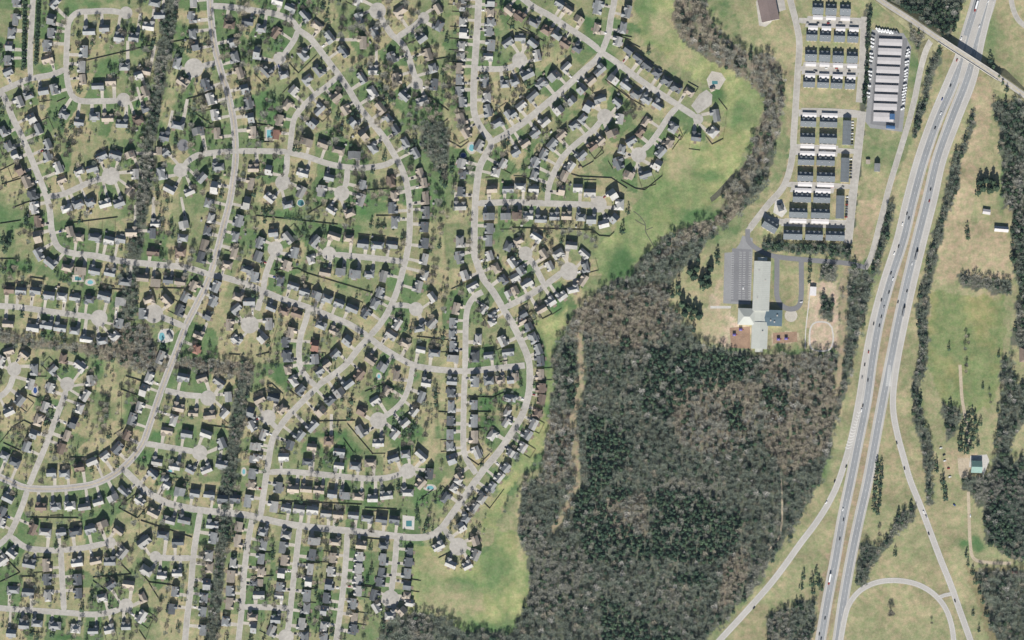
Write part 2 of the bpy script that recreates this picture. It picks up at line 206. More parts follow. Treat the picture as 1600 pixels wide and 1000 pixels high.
PINES = """1010 545,1100 548,1190 562,1160 592,1080 622,1040 652,1000 640|922 648,960 655,992 690,960 742,940 762,915 752|903 765,940 750,1000 765,945 800,1012 840,1020 874,920 880,895 815|1010 760,1100 770,1165 812,1150 850,1110 882,1020 870|940 930,990 960,1060 990,1060 1020,940 1020|1050 890,1110 893,1110 912,1055 912|1130 640,1150 620,1160 650,1140 680|1190 600,1230 610,1225 650,1195 640|880 540,900 540,898 640,885 640"""
TRAILS = """905 525,907 560,905 600,899 635,893 665|899 690,902 745,893 780,880 803,866 826|1322 420,1318 480,1312 560,1308 610"""
CARS = """1525 10 w t,1544 2 w c,1530 41 w c,1502 60 w c,1495 94 r c,1485 134 k c,1472 155 b c,1470 177 w c,1461 200 k c,1454 296 k c,1452 314 r c,1417 334 k c,1420 341 k c,1410 350 w c,1404 385 k c,1397 396 w c,1432 398 k t,1425 412 w c,1392 427 k c,1395 436 w c,1417 455 k c,1389 457 k c,1377 469 k c,1403 472 k c,1412 486 k t,1381 480 g c,1377 495 k c,1365 506 k c,1374 509 k c,1357 550 r c,1351 570 k c,1347 590 g c,1356 594 k c,1348 634 k c,1346 641 w c,1401 692 k c,1322 729 k c,1413 732 k c,1304 752 k c,1291 785 w c,1317 796 w c,1318 812 k c,1312 842 k c,1296 905 w t,1289 966 k c,1280 991 k c,1283 998 k c,1451 834 k c,1447 807 g c,1443 800 w c,1492 939 k c,1178 950 k c"""
BROWNS = """1045 620,1105 590,1190 600,1185 680,1120 712,1060 695|1190 545,1300 552,1315 600,1290 710,1230 740,1195 700,1190 620|880 470,1040 440,1070 500,1000 545,890 530|945 775,1010 770,1010 840,950 840|850 640,900 640,905 740,850 760|1040 -20,1230 80,1228 180,1150 340,1040 400,1000 430,1150 250,1190 150,1050 50|185 495,260 505,400 570,390 595,180 580|0 500,180 530,180 560,0 535|1130 880,1170 850,1165 910,1120 960"""
# ---------------------------------------------------------------- helpers
RNG = random.Random(7)
NPR = np.random.default_rng(11)

def W(px, py):
    return (px - 800.0, 500.0 - py)

def pts(s):
    return [tuple(float(v) for v in p.split()) for p in s.split(',') if p.strip()]

def tag(o, label=None, cat=None, group=None, kind=None):
    if label: o['label'] = label
    if cat: o['category'] = cat
    if group: o['group'] = group
    if kind: o['kind'] = kind
    return o

def link(name, me, parent=None):
    o = bpy.data.objects.new(name, me)
    COL.objects.link(o)
    if parent is not None:
        o.parent = parent
    return o

def empty(name, loc=(0, 0, 0), rz=0.0):
    o = bpy.data.objects.new(name, None)
    COL.objects.link(o)
    o.location = loc
    o.rotation_euler = (0, 0, rz)
    o.empty_display_size = 2
    return o

class MB:
    """collects faces; build() links ONE mesh object"""
    def __init__(s):
        s.v, s.f, s.m = [], [], []
    def add(s, vs, fs, mi=0):
        b = len(s.v)
        s.v.extend(vs)
        for f in fs:
            s.f.append(tuple(i + b for i in f)); s.m.append(mi)
    def box(s, x0, y0, z0, x1, y1, z1, mi=0):
        s.add([(x0, y0, z0), (x1, y0, z0), (x1, y1, z0), (x0, y1, z0), (x0, y0, z1), (x1, y0, z1), (x1, y1, z1), (x0, y1, z1)],
              [(3, 2, 1, 0), (4, 5, 6, 7), (0, 1, 5, 4), (1, 2, 6, 5), (2, 3, 7, 6), (3, 0, 4, 7)], mi)
    def roof(s, cx, cy, lx, ly, z, pitch, hip=0.0, axis='x', mi=0, gi=1, th=0.22, shift=0.0):
        """solid pitched roof over a lx by ly rectangle; hip 0 = gable, 1 = full hip; shift moves the ridge"""
        L, D = (lx, ly) if axis == 'x' else (ly, lx)
        h = D / 2 * math.tan(math.radians(pitch))
        r = max(0.15, L / 2 - hip * D / 2)
        P_ = [(-L/2, -D/2, z - th), (L/2, -D/2, z - th), (L/2, D/2, z - th), (-L/2, D/2, z - th),
              (-L/2, -D/2, z), (L/2, -D/2, z), (L/2, D/2, z), (-L/2, D/2, z), (-r, shift * D, z + h), (r, shift * D, z + h)]
        if axis != 'x':
            P_ = [(-b, a, c) for a, b, c in P_]
        P_ = [(a + cx, b + cy, c) for a, b, c in P_]
        e = gi if hip < 0.05 else mi
        s.add(P_, [(4, 5, 9, 8), (6, 7, 8, 9), (0, 1, 5, 4), (1, 2, 6, 5), (2, 3, 7, 6), (3, 0, 4, 7), (3, 2, 1, 0)], mi)
        s.add([P_[5], P_[6], P_[9], P_[7], P_[4], P_[8]], [(0, 1, 2), (3, 4, 5)], e)
    def tube(s, p0, p1, r0, r1, n=5, mi=0):
        p0, p1 = Vector(p0), Vector(p1)
        d = (p1 - p0).normalized()
        a = d.cross(Vector((0.3, 0.9, 0.2))).normalized(); b = d.cross(a)
        vs = []
        for p, r in ((p0, r0), (p1, r1)):
            for k in range(n):
                t = 2 * math.pi * k / n
                vs.append(tuple(p + a * (r * math.cos(t)) + b * (r * math.sin(t))))
        s.add(vs, [(k, (k + 1) % n, n + (k + 1) % n, n + k) for k in range(n)] + [tuple(range(n - 1, -1, -1)), tuple(range(n, 2 * n))], mi)
    def poly(s, p2, z, mi=0):
        s.add([(x, y, z) for x, y in p2], [tuple(range(len(p2)))], mi)
    def slab(s, p2, z0, z1, mi=0):
        """prism over a polygon given counter-clockwise"""
        n = len(p2)
        ar = sum(p2[i][0] * p2[(i + 1) % n][1] - p2[(i + 1) % n][0] * p2[i][1] for i in range(n))
        if ar < 0: p2 = p2[::-1]
        s.add([(x, y, z0) for x, y in p2] + [(x, y, z1) for x, y in p2],
              [tuple(range(n - 1, -1, -1)), tuple(range(n, 2 * n))] + [(i, (i + 1) % n, n + (i + 1) % n, n + i) for i in range(n)], mi)
    def mesh(s, name, mats):
        me = bpy.data.meshes.new(name)
        me.from_pydata(s.v, [], s.f)
        for m in (mats if isinstance(mats, (list, tuple)) else [mats]):
            me.materials.append(m)
        if any(s.m):
            me.polygons.foreach_set('material_index', s.m)
        me.update()
        return me
    def build(s, name, mats, parent=None):
        return link(name, s.mesh(name, mats), parent)
    def moved(s, loc, rz):
        c, n = math.cos(rz), math.sin(rz)
        s.v = [(x * c - y * n + loc[0], x * n + y * c + loc[1], z + loc[2]) for x, y, z in s.v]
        return s

# ---------------------------------------------------------------- materials
def material(name, col, rough=0.9, var=0.18, scale=0.4, scale2=0.05, obj_var=0.0, spec=0.25, metal=0.0, attr=None, col2=None):
    m = bpy.data.materials.new(name)
    m.use_nodes = True
    nt = m.node_tree; N = nt.nodes; L = nt.links
    b = N['Principled BSDF']
    b.inputs['Roughness'].default_value = rough
    b.inputs['Metallic'].default_value = metal
    b.inputs['Specular IOR Level'].default_value = spec
    geo = N.new('ShaderNodeNewGeometry')
    def noise(sc, det=4):
        t = N.new('ShaderNodeTexNoise'); t.inputs['Scale'].default_value = sc; t.inputs['Detail'].default_value = det
        L.new(geo.outputs['Position'], t.inputs['Vector'])
        return t.outputs['Fac']
    def math_(op, a, bb, c=None):
        t = N.new('ShaderNodeMath'); t.operation = op
        for i, q in enumerate((a, bb, c)):
            if q is None: continue
            if isinstance(q, (int, float)): t.inputs[i].default_value = q
            else: L.new(q, t.inputs[i])
        return t.outputs[0]
    f = math_('MULTIPLY_ADD', noise(scale), 4 * var, 1 - 2 * var)
    f2 = math_('MULTIPLY_ADD', noise(scale2, 3), 4 * var, 1 - 2 * var)
    f = math_('MULTIPLY', f, f2)
    if obj_var:
        oi = N.new('ShaderNodeObjectInfo')
        f = math_('MULTIPLY', f, math_('MULTIPLY_ADD', oi.outputs['Random'], 2 * obj_var, 1 - obj_var))
    vm = N.new('ShaderNodeVectorMath'); vm.operation = 'SCALE'
    if attr:
        at = N.new('ShaderNodeAttribute'); at.attribute_name = attr
        # patchy turf: greener and browner spots of a few metres, worked into the cover colour
        hue = N.new('ShaderNodeMix'); hue.data_type = 'RGBA'
        hm = math_('MULTIPLY_ADD', noise(0.11, 5), 3.4, -1.2); hm = math_('MINIMUM', math_('MAXIMUM', hm, 0.0), 1.0)
        L.new(hm, hue.inputs[0]); hue.inputs[6].default_value = (0.80, 0.92, 0.78, 1); hue.inputs[7].default_value = (1.17, 1.06, 1.08, 1)
        pr = N.new('ShaderNodeVectorMath'); pr.operation = 'MULTIPLY'
        L.new(at.outputs['Color'], pr.inputs[0]); L.new(hue.outputs[2], pr.inputs[1])
        f = math_('MULTIPLY', f, math_('MULTIPLY_ADD', noise(0.9, 3), 0.9, 0.55))
        L.new(pr.outputs[0], vm.inputs[0])
    elif col2:
        mx = N.new('ShaderNodeMix'); mx.data_type = 'RGBA'
        L.new(math_('MULTIPLY_ADD', noise(scale2 * 3, 3), 3.0, -1.0), mx.inputs[0])
        mx.inputs[6].default_value = (*col, 1); mx.inputs[7].default_value = (*col2, 1)
        L.new(mx.outputs[2], vm.inputs[0])
    else:
        vm.inputs[0].default_value = col
    L.new(f, vm.inputs['Scale'])
    L.new(vm.outputs[0], b.inputs['Base Color'])
    return m

M = {}
M['ground'] = material('ground_cover', (0, 0, 0), 0.95, 0.17, 0.30, 0.05, attr='cover', spec=0.1)
M['street'] = material('worn_street_asphalt', (0.345, 0.325, 0.292), 0.9, 0.16, 0.22, 0.035)
M['collector'] = material('collector_asphalt', (0.305, 0.285, 0.265), 0.9, 0.15, 0.25, 0.03)
M['dark_asphalt'] = material('newer_asphalt', (0.165, 0.165, 0.170), 0.9, 0.08, 0.3, 0.03)
M['mid_asphalt'] = material('grey_asphalt', (0.225, 0.225, 0.225), 0.9, 0.08, 0.3, 0.03)
M['highway'] = material('highway_asphalt', (0.255, 0.262, 0.265), 0.85, 0.10, 0.5, 0.02)
M['track'] = material('worn_wheel_track', (0.205, 0.212, 0.218), 0.85, 0.14, 0.4, 0.02)
M['concrete'] = material('pale_concrete', (0.44, 0.42, 0.385), 0.9, 0.12, 0.4, 0.04)
M['shoulder'] = material('shoulder_concrete', (0.37, 0.352, 0.325), 0.9, 0.10, 0.4, 0.03)
M['drive'] = material('driveway_concrete', (0.385, 0.355, 0.305), 0.9, 0.16, 0.5, 0.06)
M['dirt'] = material('dirt_track', (0.38, 0.32, 0.235), 0.95, 0.15, 0.4, 0.05)
M['paint'] = material('white_road_paint', (0.62, 0.61, 0.58), 0.8, 0.15, 0.6, 0.05)
M['yellow'] = material('yellow_road_paint', (0.55, 0.42, 0.16), 0.8, 0.15, 0.6, 0.05)
ROOFC = {'g': (0.192, 0.198, 0.198), 'd': (0.10, 0.107, 0.114), 'w': (0.29, 0.285, 0.27), 't': (0.26, 0.225, 0.185), 'b': (0.15, 0.115, 0.092), 'r': (0.20, 0.112, 0.085)}
ROOFN = {'g': 'grey', 'd': 'charcoal', 'w': 'pale', 't': 'tan', 'b': 'brown', 'r': 'reddish'}
for k_, c_ in ROOFC.items():
    M['roof_' + k_] = material('shingles_' + ROOFN[k_], c_, 0.9, 0.16, 0.9, 0.12, obj_var=0.28)
M['siding'] = material('house_siding', (0.42, 0.38, 0.33), 0.85, 0.12, 0.5, 0.1, obj_var=0.25)
M['brick'] = material('brick_chimney', (0.22, 0.13, 0.10), 0.9, 0.15, 2.0, 0.3)
M['wood'] = material('weathered_wood', (0.19, 0.155, 0.12), 0.9, 0.2, 1.0, 0.1)
M['fence'] = material('fence_timber', (0.15, 0.125, 0.10), 0.9, 0.2, 1.0, 0.1, obj_var=0.2)
M['white_metal'] = material('white_metal_roof', (0.55, 0.53, 0.52), 0.6, 0.05, 0.3, 0.05)
M['cream_metal'] = material('cream_metal_roof', (0.385, 0.395, 0.355), 0.6, 0.05, 0.2, 0.04)
M['pale_block'] = material('storage_roof', (0.42, 0.40, 0.395), 0.7, 0.06, 0.3, 0.05)
M['slate'] = material('slate_roof', (0.128, 0.142, 0.152), 0.9, 0.08, 0.6, 0.06, obj_var=0.08)
M['teal'] = material('teal_metal_roof', (0.085, 0.125, 0.15), 0.6, 0.08, 0.4, 0.05)
M['green_metal'] = material('green_metal_roof', (0.16, 0.25, 0.22), 0.6, 0.1, 0.4, 0.05)
M['brown_roof'] = material('brown_flat_roof', (0.16, 0.125, 0.115), 0.9, 0.1, 0.4, 0.05)
M['white_wall'] = material('white_wall', (0.62, 0.60, 0.57), 0.8, 0.05, 0.4, 0.05)
M['blue_metal'] = material('blue_metal', (0.05, 0.11, 0.22), 0.6, 0.1, 0.4, 0.05)
M['water'] = material('pool_water', (0.14, 0.33, 0.36), 0.15, 0.06, 0.6, 0.1, spec=0.5)
M['deep'] = material('pool_water_deep', (0.035, 0.07, 0.20), 0.15, 0.06, 0.6, 0.1, spec=0.5)
M['teal_water'] = material('pool_water_teal', (0.06, 0.17, 0.18), 0.15, 0.06, 0.6, 0.1, spec=0.5)
M['bare_a'] = material('twigs_grey', (0.215, 0.214, 0.180), 0.95, 0.2, 0.35, 0.03, spec=0.05)
M['bare_b'] = material('twigs_brown', (0.262, 0.236, 0.182), 0.95, 0.2, 0.35, 0.03, spec=0.05)
M['bare_c'] = material('twigs_pale', (0.33, 0.318, 0.285), 0.95, 0.2, 0.35, 0.03, spec=0.05)
M['bare_d'] = material('twigs_olive', (0.138, 0.160, 0.126), 0.95, 0.2, 0.35, 0.03, spec=0.05)
M['bare_e'] = material('twigs_dark', (0.105, 0.098, 0.082), 0.95, 0.2, 0.35, 0.03, spec=0.05)
M['green_a'] = material('needles_dark', (0.034, 0.058, 0.037), 0.9, 0.25, 0.5, 0.05, obj_var=0.2, spec=0.1)
M['green_b'] = material('needles_mid', (0.054, 0.084, 0.048), 0.9, 0.25, 0.5, 0.05, obj_var=0.2, spec=0.1)
M['bark'] = material('bark', (0.14, 0.12, 0.10), 0.95, 0.2, 1.0, 0.2)
CARC = {'w': (0.70, 0.70, 0.69), 'k': (0.02, 0.022, 0.026), 'g': (0.20, 0.205, 0.21), 'r': (0.25, 0.03, 0.025), 'b': (0.03, 0.06, 0.22)}
CARN = {'w': 'white', 'k': 'black', 'g': 'silver-grey', 'r': 'red', 'b': 'blue'}
for k_, c_ in CARC.items():
    M['car_' + k_] = material('car_paint_' + CARN[k_].split('-')[0], c_, 0.35, 0.03, 0.5, 0.1, spec=0.5)
M['glass'] = material('car_glass', (0.02, 0.025, 0.03), 0.1, 0.02, 0.5, 0.1, spec=0.6)
M['tyre'] = material('tyre_rubber', (0.02, 0.02, 0.02), 0.9, 0.05, 1, 0.1)
M['mulch'] = material('play_mulch', (0.26, 0.175, 0.12), 0.95, 0.2, 0.6, 0.1)
M['purple'] = material('play_plastic', (0.09, 0.07, 0.24), 0.5, 0.1, 1, 0.1)

# ---------------------------------------------------------------- masks at one-metre cells (row = map y, col = map x), margin 60
MG = 60
HH, WW = 1000 + 2 * MG, 1600 + 2 * MG
occ = np.zeros((HH, WW), bool)         # paved or built
wood = np.zeros((HH, WW), np.uint8)

def disc(mask, x, y, r, val=True):
    x += MG; y += MG
    x0, x1, y0, y1 = int(max(0, x - r)), int(min(WW, x + r + 2)), int(max(0, y - r)), int(min(HH, y + r + 2))
    if x1 <= x0 or y1 <= y0: return
    yy, xx = np.mgrid[y0:y1, x0:x1]
    mask[y0:y1, x0:x1][(xx - x) ** 2 + (yy - y) ** 2 <= r * r] = val

def inpoly(P_, X, Y):
    res = np.zeros(X.shape, bool)
    n = len(P_); j = n - 1
    for i in range(n):
        xi, yi = P_[i]; xj, yj = P_[j]
        if yi != yj:
            c = ((yi > Y) != (yj > Y)) & (X < (xj - xi) * (Y - yi) / (yj - yi) + xi)
            res ^= c
        j = i
    return res

def fillpoly(mask, P_, val=True):
    xs = [p[0] for p in P_]; ys = [p[1] for p in P_]
    x0, x1 = int(max(-MG, min(xs) - 1)), int(min(1600 + MG, max(xs) + 2))
    y0, y1 = int(max(-MG, min(ys) - 1)), int(min(1000 + MG, max(ys) + 2))
    if x1 <= x0 or y1 <= y0: return
    yy, xx = np.mgrid[y0:y1, x0:x1]
    mask[y0 + MG:y1 + MG, x0 + MG:x1 + MG][inpoly(P_, xx + 0.5, yy + 0.5)] = val

def at(mask, x, y):
    i, j = int(y + MG), int(x + MG)
    return mask[i, j] if 0 <= i < HH and 0 <= j < WW else False

NGRID = {}
def vnoise(X, Y, sc, seed):
    if seed not in NGRID: NGRID[seed] = np.random.default_rng(seed).random((257, 257))
    r = NGRID[seed]
    u = X / sc + 1000; v = Y / sc + 1000
    i = np.floor(u).astype(int); j = np.floor(v).astype(int)
    fu = u - i; fv = v - j
    fu = fu * fu * (3 - 2 * fu); fv = fv * fv * (3 - 2 * fv)
    i %= 256; j %= 256
    return (r[j, i] * (1 - fu) + r[j, i + 1] * fu) * (1 - fv) + (r[j + 1, i] * (1 - fu) + r[j + 1, i + 1] * fu) * fv

def smooth(P_, step=5.0):
    """Catmull-Rom through the points; works on tuples of any length"""
    if len(P_) < 3:
        Q = [np.array(p, float) for p in P_]
    else:
        A = [np.array(p, float) for p in P_]
        A = [2 * A[0] - A[1]] + A + [2 * A[-1] - A[-2]]
        Q = [A[1]]
        for k in range(1, len(A) - 2):
            p0, p1, p2, p3 = A[k - 1:k + 3]
            n = max(1, int(np.hypot(*(p2 - p1)[:2]) / step))
            for t in range(1, n + 1):
                u = t / n
                Q.append(0.5 * (2 * p1 + (p2 - p0) * u + (2 * p0 - 5 * p1 + 4 * p2 - p3) * u * u + (3 * p1 - p0 - 3 * p2 + p3) * u ** 3))
    out = [Q[0]]
    for q in Q[1:]:
        d = np.hypot(*(q - out[-1])[:2])
        n = max(1, int(d / step))
        b = out[-1]
        for t in range(1, n + 1):
            out.append(b + (q - b) * t / n)
    return np.array(out)

def offset(Q, d):
    """polyline moved d metres to its right-hand side on the map"""
    T = np.gradient(Q[:, :2], axis=0)
    T /= np.maximum(1e-9, np.hypot(T[:, 0], T[:, 1]))[:, None]
    R = Q.copy()
    R[:, 0] -= T[:, 1] * d; R[:, 1] += T[:, 0] * d
    return R

def strip(mb, Q, w0, w1, z, mi=0):
    """ribbon between offsets w0 and w1 of polyline Q (map coordinates; optional third column = height)"""
    A, B = offset(Q, w0), offset(Q, w1)
    hz = Q[:, 2] if Q.shape[1] > 2 else np.zeros(len(Q))
    vs = []
    for a, b, h in zip(A, B, hz):
        vs.append((*W(a[0], a[1]), z + h)); vs.append((*W(b[0], b[1]), z + h))
    mb.add(vs, [(2 * i + 1, 2 * i + 3, 2 * i + 2, 2 * i) for i in range(len(Q) - 1)] if w1 > w0 else
           [(2 * i, 2 * i + 2, 2 * i + 3, 2 * i + 1) for i in range(len(Q) - 1)], mi)

def circle(x, y, r, n=24):
    return [(x + r * math.cos(2 * math.pi * k / n), y + r * math.sin(2 * math.pi * k / n)) for k in range(n)]

def ordinal(n):
    return f"{n}{'th' if 10 <= n % 100 <= 20 else {1: 'st', 2: 'nd', 3: 'rd'}.get(n % 10, 'th')}"

def compass(dx, dy):
    """map direction (dy positive = south)"""
    if abs(dx) > abs(dy): return 'east' if dx > 0 else 'west'
    return 'south' if dy > 0 else 'north'

# ---------------------------------------------------------------- parse the streets
roads = []
for line in ROADS.strip().splitlines():
    nm, w, kind, pp, ends = line.split('|')
    PP, EE = pts(pp), pts(ends)
    for ex, ey, er in EE:
        if math.dist(PP[-1], (ex, ey)) < 24: PP.append((ex, ey)) if math.dist(PP[-1], (ex, ey)) > 3 else None
        elif math.dist(PP[0], (ex, ey)) < 24 and math.dist(PP[0], (ex, ey)) > 3: PP.insert(0, (ex, ey))
    roads.append(dict(name=nm, w=float(w), kind=kind, Q=smooth(PP, 4.0), ends=EE))
HWY = [dict(name='southbound', P=[(1533, -40), (1526, 0), (1508, 60), (1491, 125), (1465, 187), (1443, 250), (1426, 312), (1411, 375), (1391, 437), (1374, 500), (1363, 560), (1354, 625), (1341, 690), (1329, 750), (1316, 812), (1305, 875), (1293, 937), (1282, 1000), (1274, 1040)], aux=-1),
       dict(name='northbound', P=[(1555, -40), (1548, 0), (1529, 60), (1510, 125), (1486, 187), (1464, 250), (1449, 312), (1433, 375), (1418, 437), (1404, 500), (1392, 560), (1379, 625), (1367, 690), (1356, 750), (1342, 812), (1329, 875), (1318, 937), (1309, 1000), (1303, 1040)], aux=1)]
RAMPS = [dict(name='southbound exit ramp curving away past the woods', w=10, P=[(1507, 55), (1496, 90), (1481, 125), (1455, 187), (1433, 250), (1416, 312), (1401, 375), (1381, 437), (1364, 500), (1352, 560), (1342, 625), (1329, 690), (1311, 750), (1295, 785), (1275, 817), (1250, 850), (1225, 885), (1200, 917), (1160, 962), (1125, 1000), (1090, 1040)]),
         dict(name='northbound entry ramp descending past the farm field', w=10, P=[(1550, 0), (1535, 60), (1521, 125), (1497, 187), (1474, 250), (1460, 312), (1444, 375), (1429, 437), (1415, 500), (1403, 560), (1396, 610), (1396, 645), (1403, 682), (1412, 715), (1422, 750), (1438, 790), (1453, 830), (1470, 875), (1486, 915), (1500, 955), (1516, 1000), (1528, 1040)]),
         dict(name='loop ramp circling the dry grass', w=8.5, P=[(1312, 1010), (1320, 965), (1328, 942), (1345, 922), (1370, 910), (1400, 907), (1430, 912), (1455, 925), (1474, 945), (1485, 970), (1490, 1000), (1490, 1040)]),
         dict(name='short link between loop and entry ramp', w=6, P=[(1466, 934), (1476, 930), (1486, 928)])]
for r in HWY + RAMPS:
    r['Q'] = smooth(r['P'], 6.0)
    r.setdefault('w', 17)
    for x, y in r['Q']:
        disc(occ, x, y, r['w'] / 2 + 1.5)
for r in roads:
    for x, y in r['Q']:
        disc(occ, x, y, r['w'] / 2 + 0.8)
    for x, y, rr in r['ends']:
        disc(occ, x, y, rr + 0.8)
for line in WOODS.strip().splitlines():
    sh, sp, pp = line.split('|')
    fillpoly(wood, pts(pp), 1)
for t in TRAILS.split('|'):
    for x, y in smooth(pts(t), 3):
        disc(wood, x, y, 5.6, 0)
roadmask = occ.copy()

# nearest-street lookup
SX = np.concatenate([r['Q'][:, 0] for r in roads]); SY = np.concatenate([r['Q'][:, 1] for r in roads])
SI = np.concatenate([np.full(len(r['Q']), i) for i, r in enumerate(roads)]); SK = np.concatenate([np.arange(len(r['Q'])) for r in roads])
STREET = np.array([r['kind'] in 'sc' for r in roads])[SI]

def nearest(x, y):
    """street index, index along it, map vector from the street to the point, tangent, distance"""
    d = np.hypot(SX - x, SY - y) + np.where(STREET, 0, 500)
    k = int(np.argmin(d)); i = int(SI[k]); Q = roads[i]['Q']; j = int(SK[k])
    T = Q[min(j + 1, len(Q) - 1)] - Q[max(j - 1, 0)]
    T = T / (np.hypot(*T) + 1e-9)
    v = np.array([x - SX[k], y - SY[k]]); dist = d[k]
    for ex, ey, er in roads[i]['ends']:                     # houses round a turning circle face its middle
        if math.hypot(x - ex, y - ey) < er + 26 and (j > len(Q) - 4 or j < 3):
            v = np.array([x - ex, y - ey]); dist = max(1.0, math.hypot(*v) - er + roads[i]['w'] / 2)
            T = np.array([-v[1], v[0]]) / (math.hypot(*v) + 1e-9)
    return i, j, v, T, dist

# ---------------------------------------------------------------- parse the houses
houses = []
for line in HOUSES.strip().splitlines():
    o, body = line.split(':')
    ox, oy = map(float, o.split())
    for e in body.split(','):
        c = 'g'
        if e[-1].isalpha(): c, e = e[-1], e[:-1]
        x, y = map(float, e.split())
        houses.append(dict(x=ox + x / 4, y=oy + y / 4, c=c))
hx = np.array([h['x'] for h in houses]); hy = np.array([h['y'] for h in houses])
for n, h in enumerate(houses):
    i, j, v, T, dist = nearest(h['x'], h['y'])
    if math.hypot(*v) < 15:                                 # keep clear of the carriageway
        push = (15 - math.hypot(*v)) * 0.7
        u = v / (math.hypot(*v) + 1e-6)
        h['x'] += u[0] * push; h['y'] += u[1] * push; v = v + u * push
    h.update(road=i, k=j, v=v, T=T, dist=dist)
    d = np.hypot(hx - h['x'], hy - h['y']); d[n] = 1e9
    nn = float(d.min())
    h['w'] = max(10.5, min(nn * 0.88, RNG.uniform(14.0, 19.5)))
    h['d'] = RNG.uniform(11.5, 14.5)
    if nn > 30: h['w'] += 2
    ux, uy = T[0], -T[1]                                    # world tangent
    fx, fy = -v[0], v[1]                                    # world direction to the street
    rz = math.atan2(uy, ux)
    if -math.sin(rz) * fx + math.cos(rz) * fy < 0: rz += math.pi       # local +y faces the street
    if dist > 45: rz = RNG.choice([0, math.pi / 2, 0.2, -0.2])
    h['rz'] = rz
    h['area'] = h['w'] * h['d']
    disc(occ, h['x'], h['y'], max(h['w'], h['d']) / 2 + 0.5)

# ---------------------------------------------------------------- the ground: one sheet, cover colour per corner
def axis(a0, a1, step, far):
    mid = np.arange(a0, a1 + step, step)
    out = np.array([far, far * 0.6, far * 0.3, far * 0.12, 20.0])
    return np.concatenate([a0 - out, mid, a1 + out[::-1]])
gx = axis(-30, 1630, 2.8, 2000); gy = axis(-30, 1030, 2.8, 2000)
GX, GY = np.meshgrid(gx, gy)
GREEN = np.array([0.106, 0.158, 0.074]); TAN = np.array([0.288, 0.262, 0.160]); BRIGHT = np.array([0.080, 0.150, 0.062]); FIELDM = np.zeros((HH, WW), bool)
LITTER = np.array([0.165, 0.148, 0.112])
COVER = {'meadow': (0.245, 0.258, 0.125), 'verge': (0.270, 0.247, 0.150), 'orange': (0.272, 0.225, 0.152), 'drygrass': (0.31, 0.262, 0.172), 'paleg': (0.225, 0.220, 0.105), 'scrubby': (0.19, 0.168, 0.10), 'sand': (0.40, 0.325, 0.245), 'orangew': (0.25, 0.175, 0.10)}
WX, WY = GX + 9 * (vnoise(GX, GY, 14, 1) - .5) + 5 * (vnoise(GX, GY, 5, 21) - .5), GY + 9 * (vnoise(GX, GY, 14, 2) - .5) + 5 * (vnoise(GX, GY, 5, 22) - .5)
mixv = 0.50 * vnoise(GX, GY, 60, 3) + 0.30 * vnoise(GX, GY, 20, 4) + 0.30 * vnoise(GX, GY, 7, 5) - 0.05
# each lot is kept its own way
LX, LY = GX + 5 * (vnoise(GX, GY, 18, 6) - .5), GY + 5 * (vnoise(GX, GY, 18, 7) - .5)
bx_, by_ = np.array([h['x'] for h in houses]), np.array([h['y'] for h in houses])
lot = NPR.random(len(houses) + 1)
near = np.zeros(GX.shape, int); nd = np.full(GX.shape, 1e9)
sel = (GX > -60) & (GX < 1250) & (GY > -60) & (GY < 1060)
for n in range(len(houses)):
    i0, i1 = np.searchsorted(gy, [by_[n] - 45, by_[n] + 45]); j0, j1 = np.searchsorted(gx, [bx_[n] - 45, bx_[n] + 45])
    d = np.hypot(LX[i0:i1, j0:j1] - bx_[n], LY[i0:i1, j0:j1] - by_[n])
    s = d < nd[i0:i1, j0:j1]
    nd[i0:i1, j0:j1][s] = d[s]; near[i0:i1, j0:j1][s] = n
inlot = nd < 40
mixv = np.where(inlot, 0.34 * mixv + 0.74 * lot[near] - 0.05, mixv)
mixv = np.clip((mixv - 0.5) * 1.9 + 0.52, 0, 1)[..., None]
col = GREEN * (1 - mixv) + TAN * mixv
col[inlot] *= 0.98
for line in FIELDS.strip().splitlines():
    k, pp = line.split('|')
    m = inpoly(pts(pp), WX, WY); fillpoly(FIELDM, pts(pp))
    st = vnoise(GX * .5 + GY * .87, GX * .06, 4.5, 33) * .5 + vnoise(GX * .87 - GY * .5, GY * .06, 7, 34) * .5      # mown and drilled lines
    c = np.array(COVER[k]) * (0.72 + 0.36 * vnoise(GX, GY, 30, 8) + 0.22 * st)[..., None]
    t = np.clip(1.7 * vnoise(GX, GY, 45, 9) + 0.7 * vnoise(GX, GY, 11, 19) - 0.85, 0, 0.6)[..., None]
    if k in ('meadow', 'verge', 'paleg'):
        if k == 'verge': t = t * 0.45
        c = c * (1 - t) + GREEN * 1.15 * t
    col[m] = c[m]
def blobs(txt, target, full=100):
    global col
    for b in txt.split(','):
        v = [float(q) for q in b.split()]
        x, y, rx, ry = v[:4]; s = (v[4] if len(v) > 4 else full) / 100
        i0, i1 = np.searchsorted(gy, [y - ry * 1.9, y + ry * 1.9]); j0, j1 = np.searchsorted(gx, [x - rx * 1.9, x + rx * 1.9])
        q = np.hypot((WX[i0:i1, j0:j1] - x) / rx, (WY[i0:i1, j0:j1] - y) / ry)
        a = (np.clip(1.75 - q * 1.15, 0, 1) * min(s, 1.0))[..., None]
        g = target * (1.0 if s <= 1 else 0.85)
        col[i0:i1, j0:j1] = col[i0:i1, j0:j1] * (1 - a) + g * a
blobs(GREENS, BRIGHT); blobs(TANS, TAN * 1.05, 75)
WI = np.clip((WY + MG).astype(int), 0, HH - 1); WJ = np.clip((WX + MG).astype(int), 0, WW - 1)
wm = (wood[WI, WJ] > 0) & (GX > -50) & (GX < 1650) & (GY > -50) & (GY < 1050)
lit = LITTER * (0.75 + 0.5 * vnoise(GX, GY, 25, 12)[..., None])
brownz = np.zeros(GX.shape, bool)
for p in BROWNS.split('|'): brownz |= inpoly(pts(p), WX, WY)
